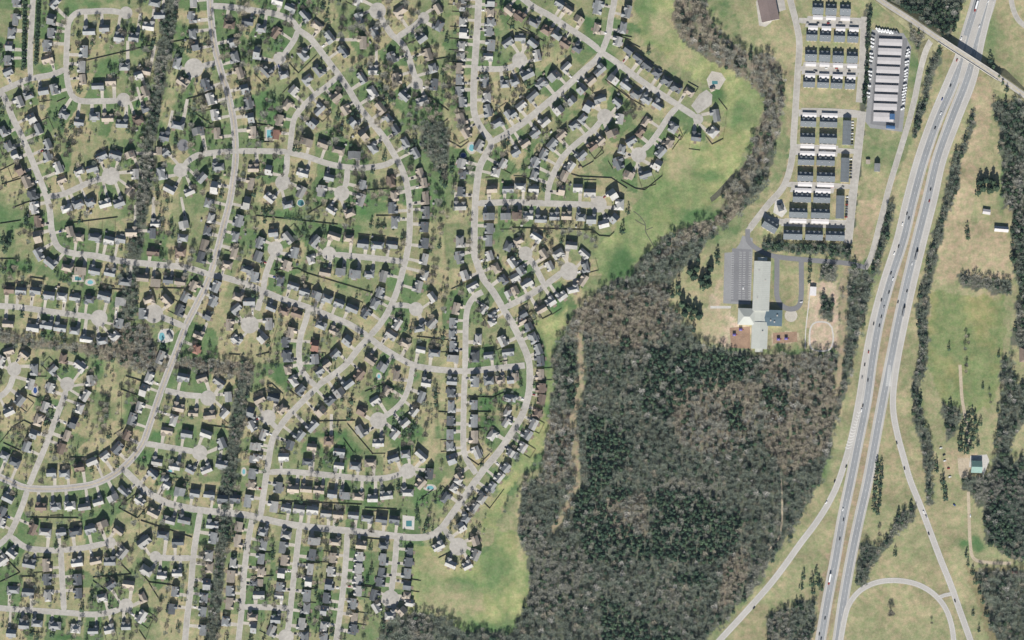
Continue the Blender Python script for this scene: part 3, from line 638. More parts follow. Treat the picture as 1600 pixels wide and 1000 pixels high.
lit[~brownz] *= np.array([0.62, 0.74, 0.74])
col[wm] = lit[wm]
for t in TRAILS.split('|'):
    Q = smooth(pts(t), 3)
    for x, y in Q:
        i0, i1 = np.searchsorted(gy, [y - 8, y + 8]); j0, j1 = np.searchsorted(gx, [x - 8, x + 8])
        a = np.clip(1.6 - np.hypot(WX[i0:i1, j0:j1] - x, WY[i0:i1, j0:j1] - y) / 4.0, 0, 1)[..., None]
        col[i0:i1, j0:j1] = col[i0:i1, j0:j1] * (1 - a) + np.array([0.265, 0.222, 0.155]) * a
nr, nc = GX.shape
verts = np.zeros((nr * nc, 3), np.float32)
verts[:, 0] = (GX - 800).ravel(); verts[:, 1] = (500 - GY).ravel()
idx = np.arange(nr * nc).reshape(nr, nc)
quads = np.stack([idx[1:, :-1], idx[1:, 1:], idx[:-1, 1:], idx[:-1, :-1]], -1).reshape(-1, 4)

def big_mesh(name, verts, faces, mats, mi=None):
    me = bpy.data.meshes.new(name)
    n, k = faces.shape
    me.vertices.add(len(verts)); me.vertices.foreach_set('co', np.ascontiguousarray(verts, np.float32).ravel())
    me.loops.add(n * k); me.loops.foreach_set('vertex_index', np.ascontiguousarray(faces, np.int32).ravel())
    me.polygons.add(n)
    me.polygons.foreach_set('loop_start', np.arange(0, n * k, k, dtype=np.int32))
    for m in mats: me.materials.append(m)
    if mi is not None: me.polygons.foreach_set('material_index', np.ascontiguousarray(mi, np.int32))
    me.update(calc_edges=True)
    me.validate()
    return me
gme = big_mesh('ground', verts, quads, [M['ground']])
ca = gme.attributes.new('cover', 'FLOAT_COLOR', 'POINT')
rgba = np.ones((nr * nc, 4), np.float32); rgba[:, :3] = col.reshape(-1, 3)
ca.data.foreach_set('color', rgba.ravel())
tag(link('ground', gme), 'patchy tan and green turf and leaf litter spread under everything', 'ground', kind='structure')

# ---------------------------------------------------------------- streets with kerbs
levels = []
for i, r in enumerate(roads):
    used = set()
    for j in range(i):
        q = roads[j]
        A, B = r['Q'][::2, :2], q['Q'][::2, :2]
        if np.min(np.hypot(A[:, None, 0] - B[None, :, 0], A[:, None, 1] - B[None, :, 1])) < (r['w'] + q['w']) / 2 + 14: used.add(levels[j])
    l = 0
    while l in used: l += 1
    levels.append(l)
RZ = lambda i: 0.09 + 0.02 * levels[i]
MATK = {'s': 'street', 'c': 'collector', 'a': 'street', 'k': 'dark_asphalt', 'd': 'dirt'}
RN = {'s': 'street', 'c': 'road', 'a': 'road', 'k': 'road', 'd': 'path'}
for i, r in enumerate(roads):
    Q = r['Q']
    if r['name'] == 'the frontage road':
        Q = np.column_stack([Q, np.clip(6.6 - np.hypot(Q[:, 0] - 1457, Q[:, 1] - 58) * 0.13, 0, 9)])
    r['Q3'] = Q
    mb = MB(); strip(mb, Q, -r['w'] / 2, r['w'] / 2, RZ(i))
    for n, (x, y, rr) in enumerate(r['ends']):
        mb.poly([W(*p) for p in circle(x, y, rr, 28)][::-1], RZ(i) + 0.008)
    o = mb.build(RN[r['kind']], M[MATK[r['kind']]])
    tag(o, 'paved surface of ' + r['name'] if r['kind'] != 'd' else 'bare earth surface of ' + r['name'], RN[r['kind']], kind='structure')
    if r['kind'] in 'sca':
        kb = MB()
        others = [(q['Q'], q['w'] / 2 + 0.5) for j, q in enumerate(roads) if j != i]
        for sgn in (-1, 1):
            E = offset(Q, sgn * (r['w'] / 2 + 0.25))
            ok = np.ones(len(E), bool)
            for q, hw in others:
                if q[:, 0].min() - 12 > E[:, 0].max() or q[:, 0].max() + 12 < E[:, 0].min(): continue
                ok &= np.min(np.hypot(E[:, None, 0] - q[None, :, 0], E[:, None, 1] - q[None, :, 1]), axis=1) > hw
            for x, y, rr in r['ends']:
                ok &= np.hypot(E[:, 0] - x, E[:, 1] - y) > rr
            a = 0
            while a < len(E):
                if not ok[a]: a += 1; continue
                b = a
                while b + 1 < len(E) and ok[b + 1]: b += 1
                if b - a >= 2: strip(kb, E[a:b + 1], -0.25, 0.25, RZ(i) + 0.11)
                a = b + 1
        if kb.v: kb.build('kerb', M['concrete'], o)
    if r['kind'] == 'c':
        ln = MB(); strip(ln, Q, -0.32, -0.12, RZ(i) + 0.012); strip(ln, Q, 0.12, 0.32, RZ(i) + 0.012)
        ln.build('centre_line', M['yellow'], o)
        ln = MB(); strip(ln, Q, -r['w'] / 2 + .5, -r['w'] / 2 + .7, RZ(i) + 0.012); strip(ln, Q, r['w'] / 2 - .7, r['w'] / 2 - .5, RZ(i) + 0.012)
        ln.build('edge_line', M['paint'], o)

# ---------------------------------------------------------------- motorway
for n, r in enumerate(HWY):
    Q = r['Q']
    mb = MB(); strip(mb, Q, -8.5, 8.5, 0.05); o = mb.build('highway', M['shoulder'])
    tag(o, f'{r["name"]} highway carriageway of blue-grey asphalt with pale shoulders', 'highway', kind='structure')
    mb = MB(); strip(mb, Q, -5.6, 4.8, 0.075); mb.build('lane_surface', M['highway'], o)
    mb = MB()
    for w in (-4.2, -2.3, 1.1, 3.0): strip(mb, Q, w - .45, w + .45, 0.088)
    mb.build('wheel_track', M['track'], o)
    mb = MB()
    for w in (-5.4, 4.6): strip(mb, Q, w - 0.12, w + 0.12, 0.10)
    D = smooth(r['P'], 3.0)
    for a in range(0, len(D) - 3, 4):
        strip(mb, D[a:a + 2], -0.5, -0.25, 0.10)
    mb.build('lane_line', M['paint'], o)
mb = MB()
A_, B_ = HWY[0]['Q'], HWY[1]['Q']; q0 = [tuple(p) for p in A_ if p[1] < 150]; q1 = [tuple(p) for p in B_ if p[1] < 118]
mb.poly([W(*p) for p in q0 + q1[::-1]], 0.03)
tag(mb.build('pavement', M['shoulder']), 'pale paved median of the highway north of the overbridge', 'pavement', kind='structure')
for n, r in enumerate(RAMPS):
    w = r['w'] / 2
    mb = MB(); strip(mb, r['Q'], -w, w, 0.115 + 0.02 * n); o = mb.build('ramp', M['shoulder'])
    tag(o, r['name'] if len(r['name'].split()) > 3 else r['name'] + ' of pale concrete', 'ramp', kind='structure')
    mb = MB()
    for e in (-w + 1.2, w - 1.2): strip(mb, r['Q'], e - 0.12, e + 0.12, 0.14 + 0.02 * n)
    mb.build('edge_line', M['paint'], o)
    if n < 2:                                                 # painted chevrons in the gore
        for k in range(13 if n == 0 else 11):
            t = k / 12
            if n == 0: cx, cy, hw, dx, dy = 1342 - 17 * t, 645 + 55 * t, 1.4 + 1.2 * t, -0.3, 1
            else: cx, cy, hw, dx, dy = 1389.5 - 1.5 * t, 572 + 36 * t, 1.4 + 1.0 * t, -0.1, 1
            ch = MB()
            for s in (-1, 1):
                a, b = W(cx, cy - 1.1 * (1 if n else -1)), W(cx + s * hw * 1.8, cy + 1.1 * (1 if n else -1))
                ch.add([(a[0], a[1] - .45, .17), (b[0], b[1] - .45, .17), (b[0], b[1] + .45, .17), (a[0], a[1] + .45, .17)], [(0, 1, 2, 3) if s > 0 else (3, 2, 1, 0)])
            ch.build('chevron', M['paint'], o)

# ---------------------------------------------------------------- the overbridge and its banks
BR = [(1340, -28, 0), (1375, 0, 0.6), (1420, 30, 4.5), (1450, 51, 7.2), (1472, 66, 8.4), (1500, 84, 8.6), (1525, 100, 8.5), (1550, 116, 7.8), (1575, 132, 5.0), (1600, 149, 2.2), (1640, 174, 0.2)]
BQ = smooth(BR, 5.0)
mb = MB(); strip(mb, BQ, -4.1, 4.1, 0.2)
o = mb.build('road', M['street']); tag(o, 'pale overbridge road climbing over the highway', 'road', kind='structure')
mb = MB(); strip(mb, BQ, -0.3, -0.1, 0.215); strip(mb, BQ, 0.1, 0.3, 0.215); mb.build('centre_line', M['yellow'], o)
def bank(Q, hw, name, label):
    mb = MB()
    L0, R0 = offset(Q, -hw), offset(Q, hw)
    vs = []
    for k in range(len(Q)):
        h = Q[k, 2]
        L1 = offset(Q, -hw - h * 2.0)[k]; R1 = offset(Q, hw + h * 2.0)[k]
        vs += [(*W(L1[0], L1[1]), -0.3), (*W(L0[k, 0], L0[k, 1]), h - 0.05), (*W(R0[k, 0], R0[k, 1]), h - 0.05), (*W(R1[0], R1[1]), -0.3)]
    fs = []
    for k in range(len(Q) - 1):
        for c in range(3):
            a = 4 * k + c
            fs.append((a, a + 1, a + 5, a + 4)[::-1])
    n = 4 * (len(Q) - 1)
    fs += [(0, 1, 2, 3), (n + 3, n + 2, n + 1, n)]
    mb.add(vs, fs)
    return tag(mb.build(name, M['bank']), label, 'embankment', kind='structure')
M['bank'] = material('bank_grass', (0.19, 0.18, 0.105), 0.95, 0.25, 0.3, 0.06)
def fade(Q, x0, x1):
    Q = Q.copy(); t = np.clip((Q[:, 0] - x0) / (x1 - x0), 0, 1); Q[:, 2] *= t * t * (3 - 2 * t); Q[:, 2] = np.maximum(Q[:, 2] - 0.02, 0); return Q
bank(fade(BQ[(BQ[:, 0] < 1484)], 1484, 1468), 5.6, 'embankment', 'grassy bank under the west approach of the overbridge')
bank(fade(BQ[(BQ[:, 0] > 1541)], 1541, 1562), 5.6, 'embankment', 'grassy bank under the east approach of the overbridge')
fr = [r for r in roads if r['name'] == 'the frontage road'][0]
fq = fr['Q3'][fr['Q3'][:, 2] > 0.05]
bank(fq, 5.0, 'embankment', 'grassy bank under the top of the frontage road')
S = BQ[(BQ[:, 0] > 1464) & (BQ[:, 0] < 1564)]
br = empty('road_bridge', (*W(1514, 93), 0))
tag(br, 'concrete road bridge crossing the highway with its long shadow', 'bridge')
def inbr(mb, name, m, parent=None):
    mb.v = [(x - br.location.x, y - br.location.y, z) for x, y, z in mb.v]
    return mb.build(name, m, parent or br)
mb = MB()
A, B = offset(S, -4.8), offset(S, 4.8)
for k in range(len(S) - 1):
    q = [W(*A[k, :2]), W(*A[k + 1, :2]), W(*B[k + 1, :2]), W(*B[k, :2])]
    z0, z1 = S[k, 2], S[k + 1, 2]
    mb.add([(*q[0], z0 - 1.6), (*q[1], z1 - 1.6), (*q[2], z1 - 1.6), (*q[3], z0 - 1.6), (*q[0], z0 + .15), (*q[1], z1 + .15), (*q[2], z1 + .15), (*q[3], z0 + .15)],
           [(0, 1, 2, 3), (7, 6, 5, 4), (4, 5, 1, 0), (6, 7, 3, 2)] + ([(0, 3, 7, 4)] if k == 0 else []) + ([(1, 5, 6, 2)] if k == len(S) - 2 else []))
inbr(mb, 'deck', M['concrete'])
for s in (-1, 1):
    mb = MB(); E0, E1 = offset(S, s * 4.3), offset(S, s * 4.7)
    for k in range(len(S) - 1):
        q = [W(*E0[k, :2]), W(*E0[k + 1, :2]), W(*E1[k + 1, :2]), W(*E1[k, :2])]
        if s < 0: q = q[::-1]
        z = (S[k, 2] + S[k + 1, 2]) / 2
        mb.slab(q, z + 0.1, z + 1.3)
    inbr(mb, 'parapet', M['concrete'])
for px, py in ((1482, 72), (1514, 93), (1545, 113)):
    mb = MB(); x, y = W(px, py)
    for t in (-3.5, 0, 3.5):
        mb.tube((x + t * 0.55, y + t * 0.83, -0.2), (x + t * 0.55, y + t * 0.83, 7.0), 0.6, 0.6, 8)
    inbr(mb, 'pier', M['concrete'])
for x, y, h in BQ: disc(occ, x, y, 6 if h < 1 else 8)
# ---------------------------------------------------------------- paved yards and pads
def pad(name, P_, m, z, label, cat='pavement', mark=True):
    mb = MB(); p2 = [W(*p) for p in P_]
    n = len(p2)
    if sum(p2[i][0] * p2[(i + 1) % n][1] - p2[(i + 1) % n][0] * p2[i][1] for i in range(n)) < 0: p2 = p2[::-1]
    mb.poly(p2, z)
    if mark: fillpoly(occ, P_)
    return tag(mb.build(name, M[m]), label, cat, kind='structure')
pad('pavement', pts('1362 46,1412 52,1424 74,1410 206,1360 200,1352 190,1358 120'), 'mid_asphalt', 0.03, 'pale asphalt yard round the self storage blocks')
pad('pavement', pts('1370 53,1418 60,1404 200,1360 194'), 'dark_asphalt', 0.05, 'darker asphalt lanes between the storage blocks')
lot_ = pad('parking_lot', pts('1132 395,1146 394,1156 380,1160 368,1176 372,1176 392,1173 476,1130 474'), 'mid_asphalt', 0.04, 'church car park with rows of white stall lines', 'car park')
pad('pavement', pts('1144 388,1174 390,1171 472,1142 471'), 'dark_asphalt', 0.06, 'darker resurfaced strip of the church car park', 'pavement')
for cx, l in ((1144.5, 4), (1156.5, 4), (1162.5, 4), (1171.5, 4)):
    for k in range(27):
        y = 394 + k * 2.8; x = cx - (y - 430) * 0.02
        mb = MB(); a = W(x, y); mb.box(a[0] - l / 2, a[1] - 0.14, 0.075, a[0] + l / 2, a[1] + 0.14, 0.08)
        mb.build('stall_line', M['paint'], lot_)
pad('pavement', pts('1110 478,1142 478,1142 482,1110 482'), 'concrete', 0.05, 'pale walkway west of the church wing')
pad('pavement', circle(1236, 493, 10, 20), 'drive', 0.05, 'round pale concrete pad east of the church')
pad('parking_lot', pts('1080 165,1093 147,1104 140,1113 148,1112 163,1100 172,1090 178'), 'street', 0.05, 'pale estate car park beside the community pool', 'car park')
pad('pavement', pts('1104 124,1112 111,1127 114,1134 124,1124 140,1108 138'), 'drive', 0.045, 'tan paved deck round the community pool')
pad('pavement', pts('247 522,252 514,268 513,272 520,270 533,258 536,246 534'), 'concrete', 0.05, 'white paved deck round the west swimming pool')
pad('pavement', pts('629 805,648 807,647 828,629 826'), 'concrete', 0.05, 'white paved deck round the south clubhouse pool')
pad('pavement', pts('1212 310,1222 312,1230 330,1222 340,1208 332'), 'concrete', 0.05, 'pale paved yard round the apartment clubhouse')
pad('pavement', pts('1496 716,1514 715,1516 728,1512 745,1502 748,1498 740'), 'dirt', 0.045, 'tan bare yard west of the green farmhouse')
pad('pavement', pts('1516 712,1542 710,1546 720,1536 745,1534 732,1514 730'), 'concrete', 0.055, 'pale gravel yard round the green farmhouse')
for lb_, pp_ in (('between the first and second apartment rows', '1262 25,1345 28,1345 45,1258 42'), ('between the third and fourth apartment rows', '1256 97,1342 100,1340 120,1252 116'), ('north of the fifth apartment row', '1248 171,1345 175,1344 184,1248 182'), ('between the sixth and seventh apartment rows', '1244 225,1310 228,1308 245,1242 242'), ('between the eighth and ninth apartment rows', '1240 284,1306 286,1302 302,1234 300'), ('between the tenth and eleventh apartment rows', '1226 341,1322 344,1320 357,1220 353')):
    pad('pavement', pts(pp_), 'shoulder', 0.035, 'pale paving ' + lb_, mark=False)
pad('pavement', circle(286, 227, 9.5, 20), 'dark_asphalt', 0.05, 'dark round asphalt drive west of the collector road')
pad('pavement', pts('1140 512,1172 510,1172 545,1142 543'), 'mulch', 0.045, 'reddish mulch play yard west of the church')
pad('pavement', pts('1208 520,1245 518,1246 534,1208 537'), 'mulch', 0.045, 'reddish mulch play yard east of the church')
pad('pavement', pts('1181 2,1222 -20,1228 15,1212 20,1205 35,1196 42,1186 40'), 'street', 0.04, 'pale forecourt round the brown northern building')
mb = MB(); Q = smooth(pts('1300 512,1302 530,1296 546,1276 548,1266 540,1266 515,1274 504,1292 504,1300 512'), 3); strip(mb, Q, -1.2, 1.2, 0.05)
tag(mb.build('path', M['concrete']), 'pale oval walking track beside the church woods', 'path', kind='structure')
mb = MB(); Q = smooth(pts('1266 452,1263 480,1259 515,1258 545'), 4); strip(mb, Q, -0.8, 0.8, 0.06)
tag(mb.build('path', M['concrete']), 'thin white footpath running south from the white shed', 'path', kind='structure')

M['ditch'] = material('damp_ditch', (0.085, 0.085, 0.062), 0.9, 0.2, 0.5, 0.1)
mb = MB()
for q_, z_ in (('990 330,1000 338,1008 350,1009 362,1016 375,1022 386', .03), ('992 343,1000 348,1008 352', .036), ('1010 359,1020 355', .042), ('1112 350,1100 356', .03)):
    strip(mb, smooth(pts(q_), 2), -.7, .7, z_)
tag(mb.build('ditch', M['ditch']), 'thin dark drainage ditch wandering across the meadow', 'ditch', kind='structure')
pad('streak', pts('1109 309,1112 316,1118 312,1134 298,1146 285,1149 270,1143 273,1132 286,1120 299'), 'ditch', .03, 'narrow dark streak at the meadow edge by the creek trees', 'streak')  # flat dark polygon along the meadow edge, sharing the ditch colour
# ---------------------------------------------------------------- pools
def pool(x, y, rx, ry, m, label, deck=0, rect=False):
    mb = MB()
    p = [(x - rx, y - ry), (x + rx, y - ry), (x + rx, y + ry), (x - rx, y + ry)] if rect else [(x + rx * math.cos(t * .3927) * (1 + .1 * math.sin(2 * t)), y + ry * math.sin(t * .3927)) for t in range(16)]
    e = empty('swimming_pool', (*W(x, y), 0)); tag(e, label, 'pool', 'swimming pools of the estate')
    q = [(W(*a)[0] - e.location.x, W(*a)[1] - e.location.y) for a in p]
    mb.slab([(a * 1.0, b * 1.0) for a, b in q], 0.05, 0.16); mb.build('water', M[m], e)
    mb = MB(); mb.slab([(a * 1.22, b * 1.22) for a, b in q], 0.04, 0.11); mb.build('coping', M['concrete'], e)
    if deck:
        mb = MB(); mb.slab([(a * 1.9, b * 1.8) for a, b in q], 0.02, 0.07); mb.build('deck', M['drive'], e)
    disc(occ, x, y, max(rx, ry) * 1.5)
pool(421, 209, 4, 6, 'water', 'bright turquoise pool beside a reddish roofed house', 1, True)
pool(737, 231, 4, 5.5, 'water', 'pale blue pool in a white surround by the bend', 1)
pool(724, 243, 4.2, 3.8, 'deep', 'round blue pool behind the bend in the S-curve')
pool(253, 526, 4.5, 6.5, 'water', 'turquoise community pool on the white deck beside the collector')
pool(55, 610, 3, 5, 'deep', 'dark blue kidney pool in a tan patio', 1)
pool(592, 588, 2.5, 3.2, 'water', 'small turquoise pool on a pale patio by the crescent', 1)
pool(470, 317, 5.2, 5, 'teal_water', 'round teal pool behind the stub with four lawns')
pool(672, 762, 5.5, 3, 'water', 'narrow pale pool above the bright green lawn', 1)
pool(639, 818, 4.5, 4.5, 'teal_water', 'dark teal clubhouse pool on a white deck', 0, True)
pool(1117, 129, 4.5, 2.6, 'teal_water', 'dark teal pool in the tan deck beside the meadow', 0, True)
pool(6, 793, 3, 3, 'water', 'small turquoise round pool at the far west edge')
pool(381, 737, 2.4, 4, 'water', 'small blue pool just east of the lower tree belt', 1)
pool(266, 736, 3.2, 2.2, 'water', 'small turquoise pool south of the lower short court', 1)
pool(122, 435, 5, 3, 'teal_water', 'greenish pool beside the evergreen hedge horseshoe', 1, True)
pool(141, 441, 4.5, 3.2, 'water', 'pale kidney pool in a bright patio by the west terrace', 1)

# ---------------------------------------------------------------- large buildings
def block(name, label, cat, group, x, y, rz, parts, z=0):
    """thing made of (part name, MB in local metres, materials, parent index or None)"""
    e = empty(name, (*W(x, y), z), rz); tag(e, label, cat, group)
    done = []
    for pn, mb, ms, par in parts:
        done.append(mb.build(pn, ms, e if par is None else done[par]))
    return e
TILT = -math.radians(2.0)
ROWS = [('first', 13, 20, 7.6, [(1268.5, 1286.5), (1289, 1307), (1311.5, 1329)], 0), ('second', 55, 18, 7.2, [(1259, 1277), (1280, 1298), (1302, 1320), (1323, 1341)], 1), ('third', 86, 20, 8.2, [(1257, 1276), (1279, 1297), (1300, 1318), (1322, 1340)], 0), ('fourth', 128.5, 16, 7.4, [(1254, 1273), (1276, 1295), (1297, 1316), (1319, 1336)], 1),
        ('fifth', 190, 16, 7.0, [(1250, 1275), (1280, 1308)], 1), ('sixth', 215, 18, 10.4, [(1249, 1273), (1279, 1307)], 0), ('seventh', 250, 16, 7.0, [(1246, 1272), (1275, 1304)], 1), ('eighth', 275, 17, 10.4, [(1245, 1270), (1275, 1304)], 0), ('ninth', 308, 16, 7.0, [(1238, 1267), (1270, 1297)], 1), ('tenth', 332, 17, 11, [(1232, 1261), (1266, 1296)], 0), ('eleventh', 366, 17, 11, [(1223, 1253), (1257, 1285), (1289, 1319)], None)]
def apartment(x, y, w, d, rz, label, top):
    pit = 28.5; t = math.tan(math.radians(pit)); hgt = top - d / 2 * t
    wl = MB(); wl.box(-w / 2 + .4, -d / 2 + .4, 0, w / 2 - .4, d / 2 - .4, hgt)
    rf = MB(); rf.roof(0, 0, w, d, hgt, pit, 0.0, 'x', 0, 1, 0.3, 0.09)
    P_ = [('wall', wl, M['white_wall'], None), ('roof', rf, [M['slate'], M['white_wall']], None)]
    n = 3 if w > 22 else 2
    for k in range(n):                                       # gabled dormers on the north slope
        cx = (k - (n - 1) / 2) * w * (0.3 if n == 3 else .45)
        g = MB(); g.roof(cx, d * 0.31, 3.4, d * 0.34, hgt + 1.2, 30, 0.0, 'y', 0, 1, 1.0)
        P_.append(('dormer', g, [M['slate'], M['white_wall']], 1))
    for k in range(2):
        c = MB(); c.box((k - .5) * w * .4 - .4, -2.0, top - 1.6, (k - .5) * w * .4 + .4, -1.3, top + .3); P_.append(('vent', c, M['white_metal'], 1))
    for k in range(3):
        c = MB(); cx = (k - 1) * w * .31; c.box(cx - 1.3, -d / 2 - .6, 0, cx + 1.3, -d / 2 + .38, min(2.5, hgt - .4)); P_.append(('porch', c, M['siding'], None))
    block('apartment_block', label, 'apartments', 'apartment blocks in rows', x, y, rz, P_)
def garage(x, y, w, d, rz, label, m='white_metal'):
    wl = MB(); wl.box(-w / 2 + .3, -d / 2 + .3, 0, w / 2 - .3, d / 2 - .3, 3.0)
    rf = MB(); rf.roof(0, 0, w, d, 3.0, 9, 0.0, 'x', 0, 1, 0.25)
    P_ = [('wall', wl, M['white_wall'], None), ('roof', rf, [M[m], M['white_wall']], None)]
    n = max(2, int(w / 3.4))
    for k in range(n):
        c = MB(); cx = (k - (n - 1) / 2) * (w - 1) / n; c.box(cx - 1.2, -d / 2 + .2, 0.05, cx + 1.2, -d / 2 + .29, 2.2); P_.append(('garage_door', c, M['concrete'], None))
    block('garage_row', label, 'garage', 'white garage rows of the apartments', x, y, rz, P_)
ONE = ['first', 'second', 'third', 'fourth', 'fifth']
for rn, yr, dp, top, xs, north in ROWS:
    dp *= 0.87; y0, y1 = yr + 1.3 - dp / 2, yr + 1.3 + dp / 2
    for k, (a, b) in enumerate(xs):
        dy = k * 0.9
        apartment((a + b) / 2, (y0 + y1) / 2 + dy, b - a - 0.6, y1 - y0, TILT, f'grey gabled apartment block, {ONE[k]} from west in the {rn} row from north', top)
        fillpoly(occ, [(a, y0), (b, y0), (b, y1 + 2), (a, y1 + 2)])
        if north == 1: garage((a + b) / 2 + 2, y0 - 4.6 + dy, b - a - 3, 7.2, TILT, f'white garage roof, {ONE[k]} from west, north of the {rn} apartment row', 'white_metal')
        elif north == 0: garage((a + b) / 2, y1 + 4.4 + dy, b - a - 2.5, 7.0, TILT, f'white garage roof, {ONE[k]} from west, south of the {rn} apartment row', 'white_metal')
apartment(1203, 353, 24, 16, -math.radians(31), 'grey apartment block turned diagonally at the southwest corner of the complex', 10.5)
def longhall(name, label, cat, grp, x, y, w, d, rz, h, pitch, m, wm='white_wall', axis='y', hip=0.0):
    wl = MB(); wl.box(-w / 2 + .4, -d / 2 + .4, 0, w / 2 - .4, d / 2 - .4, h)
    rf = MB(); rf.roof(0, 0, w, d, h, pitch, hip, axis, 0, 1, 0.3)
    P_ = [('wall', wl, M[wm], None), ('roof', rf, [M[m], M[wm]], None)]
    e = block(name, label, cat, grp, x, y, rz, P_)
    c, s = math.cos(rz), math.sin(rz)
    fillpoly(occ, [(x + c * a + s * b, y - s * a + c * b) for a, b in ((-w/2, -d/2), (w/2, -d/2), (w/2, d/2), (-w/2, d/2))])
    return e
for k, (x, y0, y1) in enumerate(((1322.5, 189, 227), (1319.5, 247, 285), (1312, 306, 342))):
    e = longhall('townhouse_row', f'long grey north-south townhouse row, {ONE[k]} from north along the parking drive', 'townhouses', 'long townhouse rows', x, (y0 + y1) / 2, 13, y1 - y0, math.radians(-2), 6.5, 25, 'slate')
    for q in range(1, 5):
        mb = MB(); yy = (q / 5 - .5) * (y1 - y0); mb.roof(0, yy, 13.05, 0.5, 6.62, 25, 0.0, 'y', 0, 0, 0.2)
        mb.v = [(a, b, min(c, 6.62 + (6.5 - abs(a)) * math.tan(math.radians(25)))) for a, b, c in mb.v]
        mb.build('party_wall', M['slate'], e)
longhall('clubhouse', 'small dark clubhouse inside the apartment pool yard', 'clubhouse', None, 1219, 324, 9, 12, 0.3, 4, 32, 'roof_d', hip=0.8)
# self storage blocks
for k in range(9):
    x, y = 1391 - 1.2 * k, 66.5 + 14.4 * k + (1.5 if k == 8 else 0)
    w, d = (36.5, 10.6) if k < 8 else (31.5, 14)
    if k == 8: x -= 1.5
    wl = MB(); wl.box(-w / 2 + .3, -d / 2 + .3, 0, w / 2 - .3, d / 2 - .3, 3.6)
    rf = MB(); rf.roof(0, 0, w, d, 3.6, 4, 0.0, 'x', 0, 1, 0.3)
    P_ = [('wall', wl, M['white_wall'], None), ('roof', rf, [M['pale_block'], M['white_wall']], None)]
    for q in range(11):
        c = MB(); cx = (q - 5) * w / 11.6; c.box(cx - 1.2, -d / 2 + .2, .05, cx + 1.2, -d / 2 + .29, 2.6); P_.append(('shutter_door', c, M['blue_metal'], None))
    for q in range(8):
        c = MB(); cx = (q - 3.5) * w / 8; c.box(cx - .06, -d / 2 + .4, 3.7, cx + .06, d / 2 - .4, 3.78)
        c.v = [(a, b, z + (d / 2 - abs(b)) * math.tan(math.radians(4))) for a, b, z in c.v]; P_.append(('roof_seam', c, M['white_metal'], 1))
    block('storage_building', f'long pale flat roofed storage block, {ordinal(k + 1)} from north in the yard', 'storage', 'self storage blocks', x, y, -math.radians(2.2), P_)
longhall('storage_office', 'small blue roofed office at the south end of the storage yard', 'office', None, 1393, 183, 8, 9, -0.04, 7, 12, 'blue_metal')
longhall('storage_office', 'low blue canopy at the southeast gate of storage yard', 'canopy', None, 1391, 199, 14, 5, -0.1, 3.5, 8, 'blue_metal', axis='x')
# church with its wings
e = empty('church', (*W(1186, 478), 0), -math.radians(2.3)); tag(e, 'long pale green metal roofed church with side wings', 'church')
def wing(nm, x, y, w, d, h, pitch, axis, m, hip=0.0):
    wl = MB(); wl.box(x - w / 2 + .4, y - d / 2 + .4, 0, x + w / 2 - .4, y + d / 2 - .4, h); wl.build('wall', M['white_wall'], e)
    rf = MB(); rf.roof(x, y, w, d, h, pitch, hip, axis, 0, 1, 0.4); return rf.build(nm, [M[m], M['white_wall']], e)
wing('nave_roof', 2, 31, 26, 78, 9, 16, 'y', 'cream_metal')
wing('south_roof', 2, -46, 25, 42, 8, 16, 'y', 'cream_metal')
wing('link_roof', 2, -16, 24.5, 18, 7.6, 14, 'y', 'cream_metal')
wing('transept_roof', -19.5, -17.5, 27, 26, 8.2, 18, 'x', 'cream_metal', 0.7)
wing('east_wing_roof', 21, -18, 30, 25, 8.4, 3, 'x', 'teal')
wing('porch_roof', 2, 72, 15, 8, 6, 24, 'y', 'cream_metal')
wing('end_porch_roof', 2, -69, 12, 6, 6, 24, 'y', 'cream_metal')
for q in range(26):                                           # standing seams and ridge caps of the metal roof
    for sg in (-1, 1):
        mb = MB(); yy = 70 - q * 3.0 - .75 if q else 69; z0 = 9 + .04; tt = math.tan(math.radians(16))
        if yy < -6: continue
        mb.add([(2 + sg * 13, yy - .09, z0), (2 + sg * 13, yy + .09, z0), (2, yy + .09, z0 + 13 * tt), (2, yy - .09, z0 + 13 * tt), (2 + sg * 13, yy - .09, z0 + .12), (2 + sg * 13, yy + .09, z0 + .12), (2, yy + .09, z0 + 13 * tt + .12), (2, yy - .09, z0 + 13 * tt + .12)],
               [(4, 5, 6, 7), (0, 1, 5, 4), (1, 2, 6, 5), (2, 3, 7, 6), (3, 0, 4, 7)]); mb.build('roof_seam', M['white_metal'], e)
for ux, uy in ((-3, 55), (7, 40), (-4, 12), (6, -40), (28, -14), (18, -22), (24, -24)):
    mb = MB(); zz = 10.2 if ux < 15 else 8.8; mb.box(ux - 1, uy - 1.2, zz - 1, ux + 1, uy + 1.2, zz + 1.6); mb.build('roof_unit', M['shoulder'], e)
mb = MB()
for q in range(9): mb.box(-32 + q * .9, -30, 0.1, -31.6 + q * .9, -4, 1.0)
mb.build('trellis', M['teal'], e)
mb = MB()
fillpoly(occ, pts('1172 400,1206 400,1206 480,1225 482,1222 512,1200 512,1200 552,1168 552,1170 512,1150 510,1150 480,1174 480'))
longhall('shed', 'small white shed at the head of the thin footpath', 'shed', None, 1270, 455, 10, 14, -0.05, 4, 8, 'white_metal')
longhall('shed', 'white field shed nearest the evergreen clump east of the highway', 'shed', None, 1541, 331, 12, 8, -0.15, 3.5, 20, 'pale_block', axis='x')
longhall('shed', 'long white farm shed with a dark north slope beside woods', 'shed', None, 1564, 358, 22, 9, -0.08, 3.6, 34, 'pale_block', axis='x')
longhall('farmhouse', 'green metal roofed farmhouse in a pale yard beside the woods', 'farmhouse', None, 1525, 729, 17, 19, -0.03, 5.5, 24, 'green_metal', axis='x')
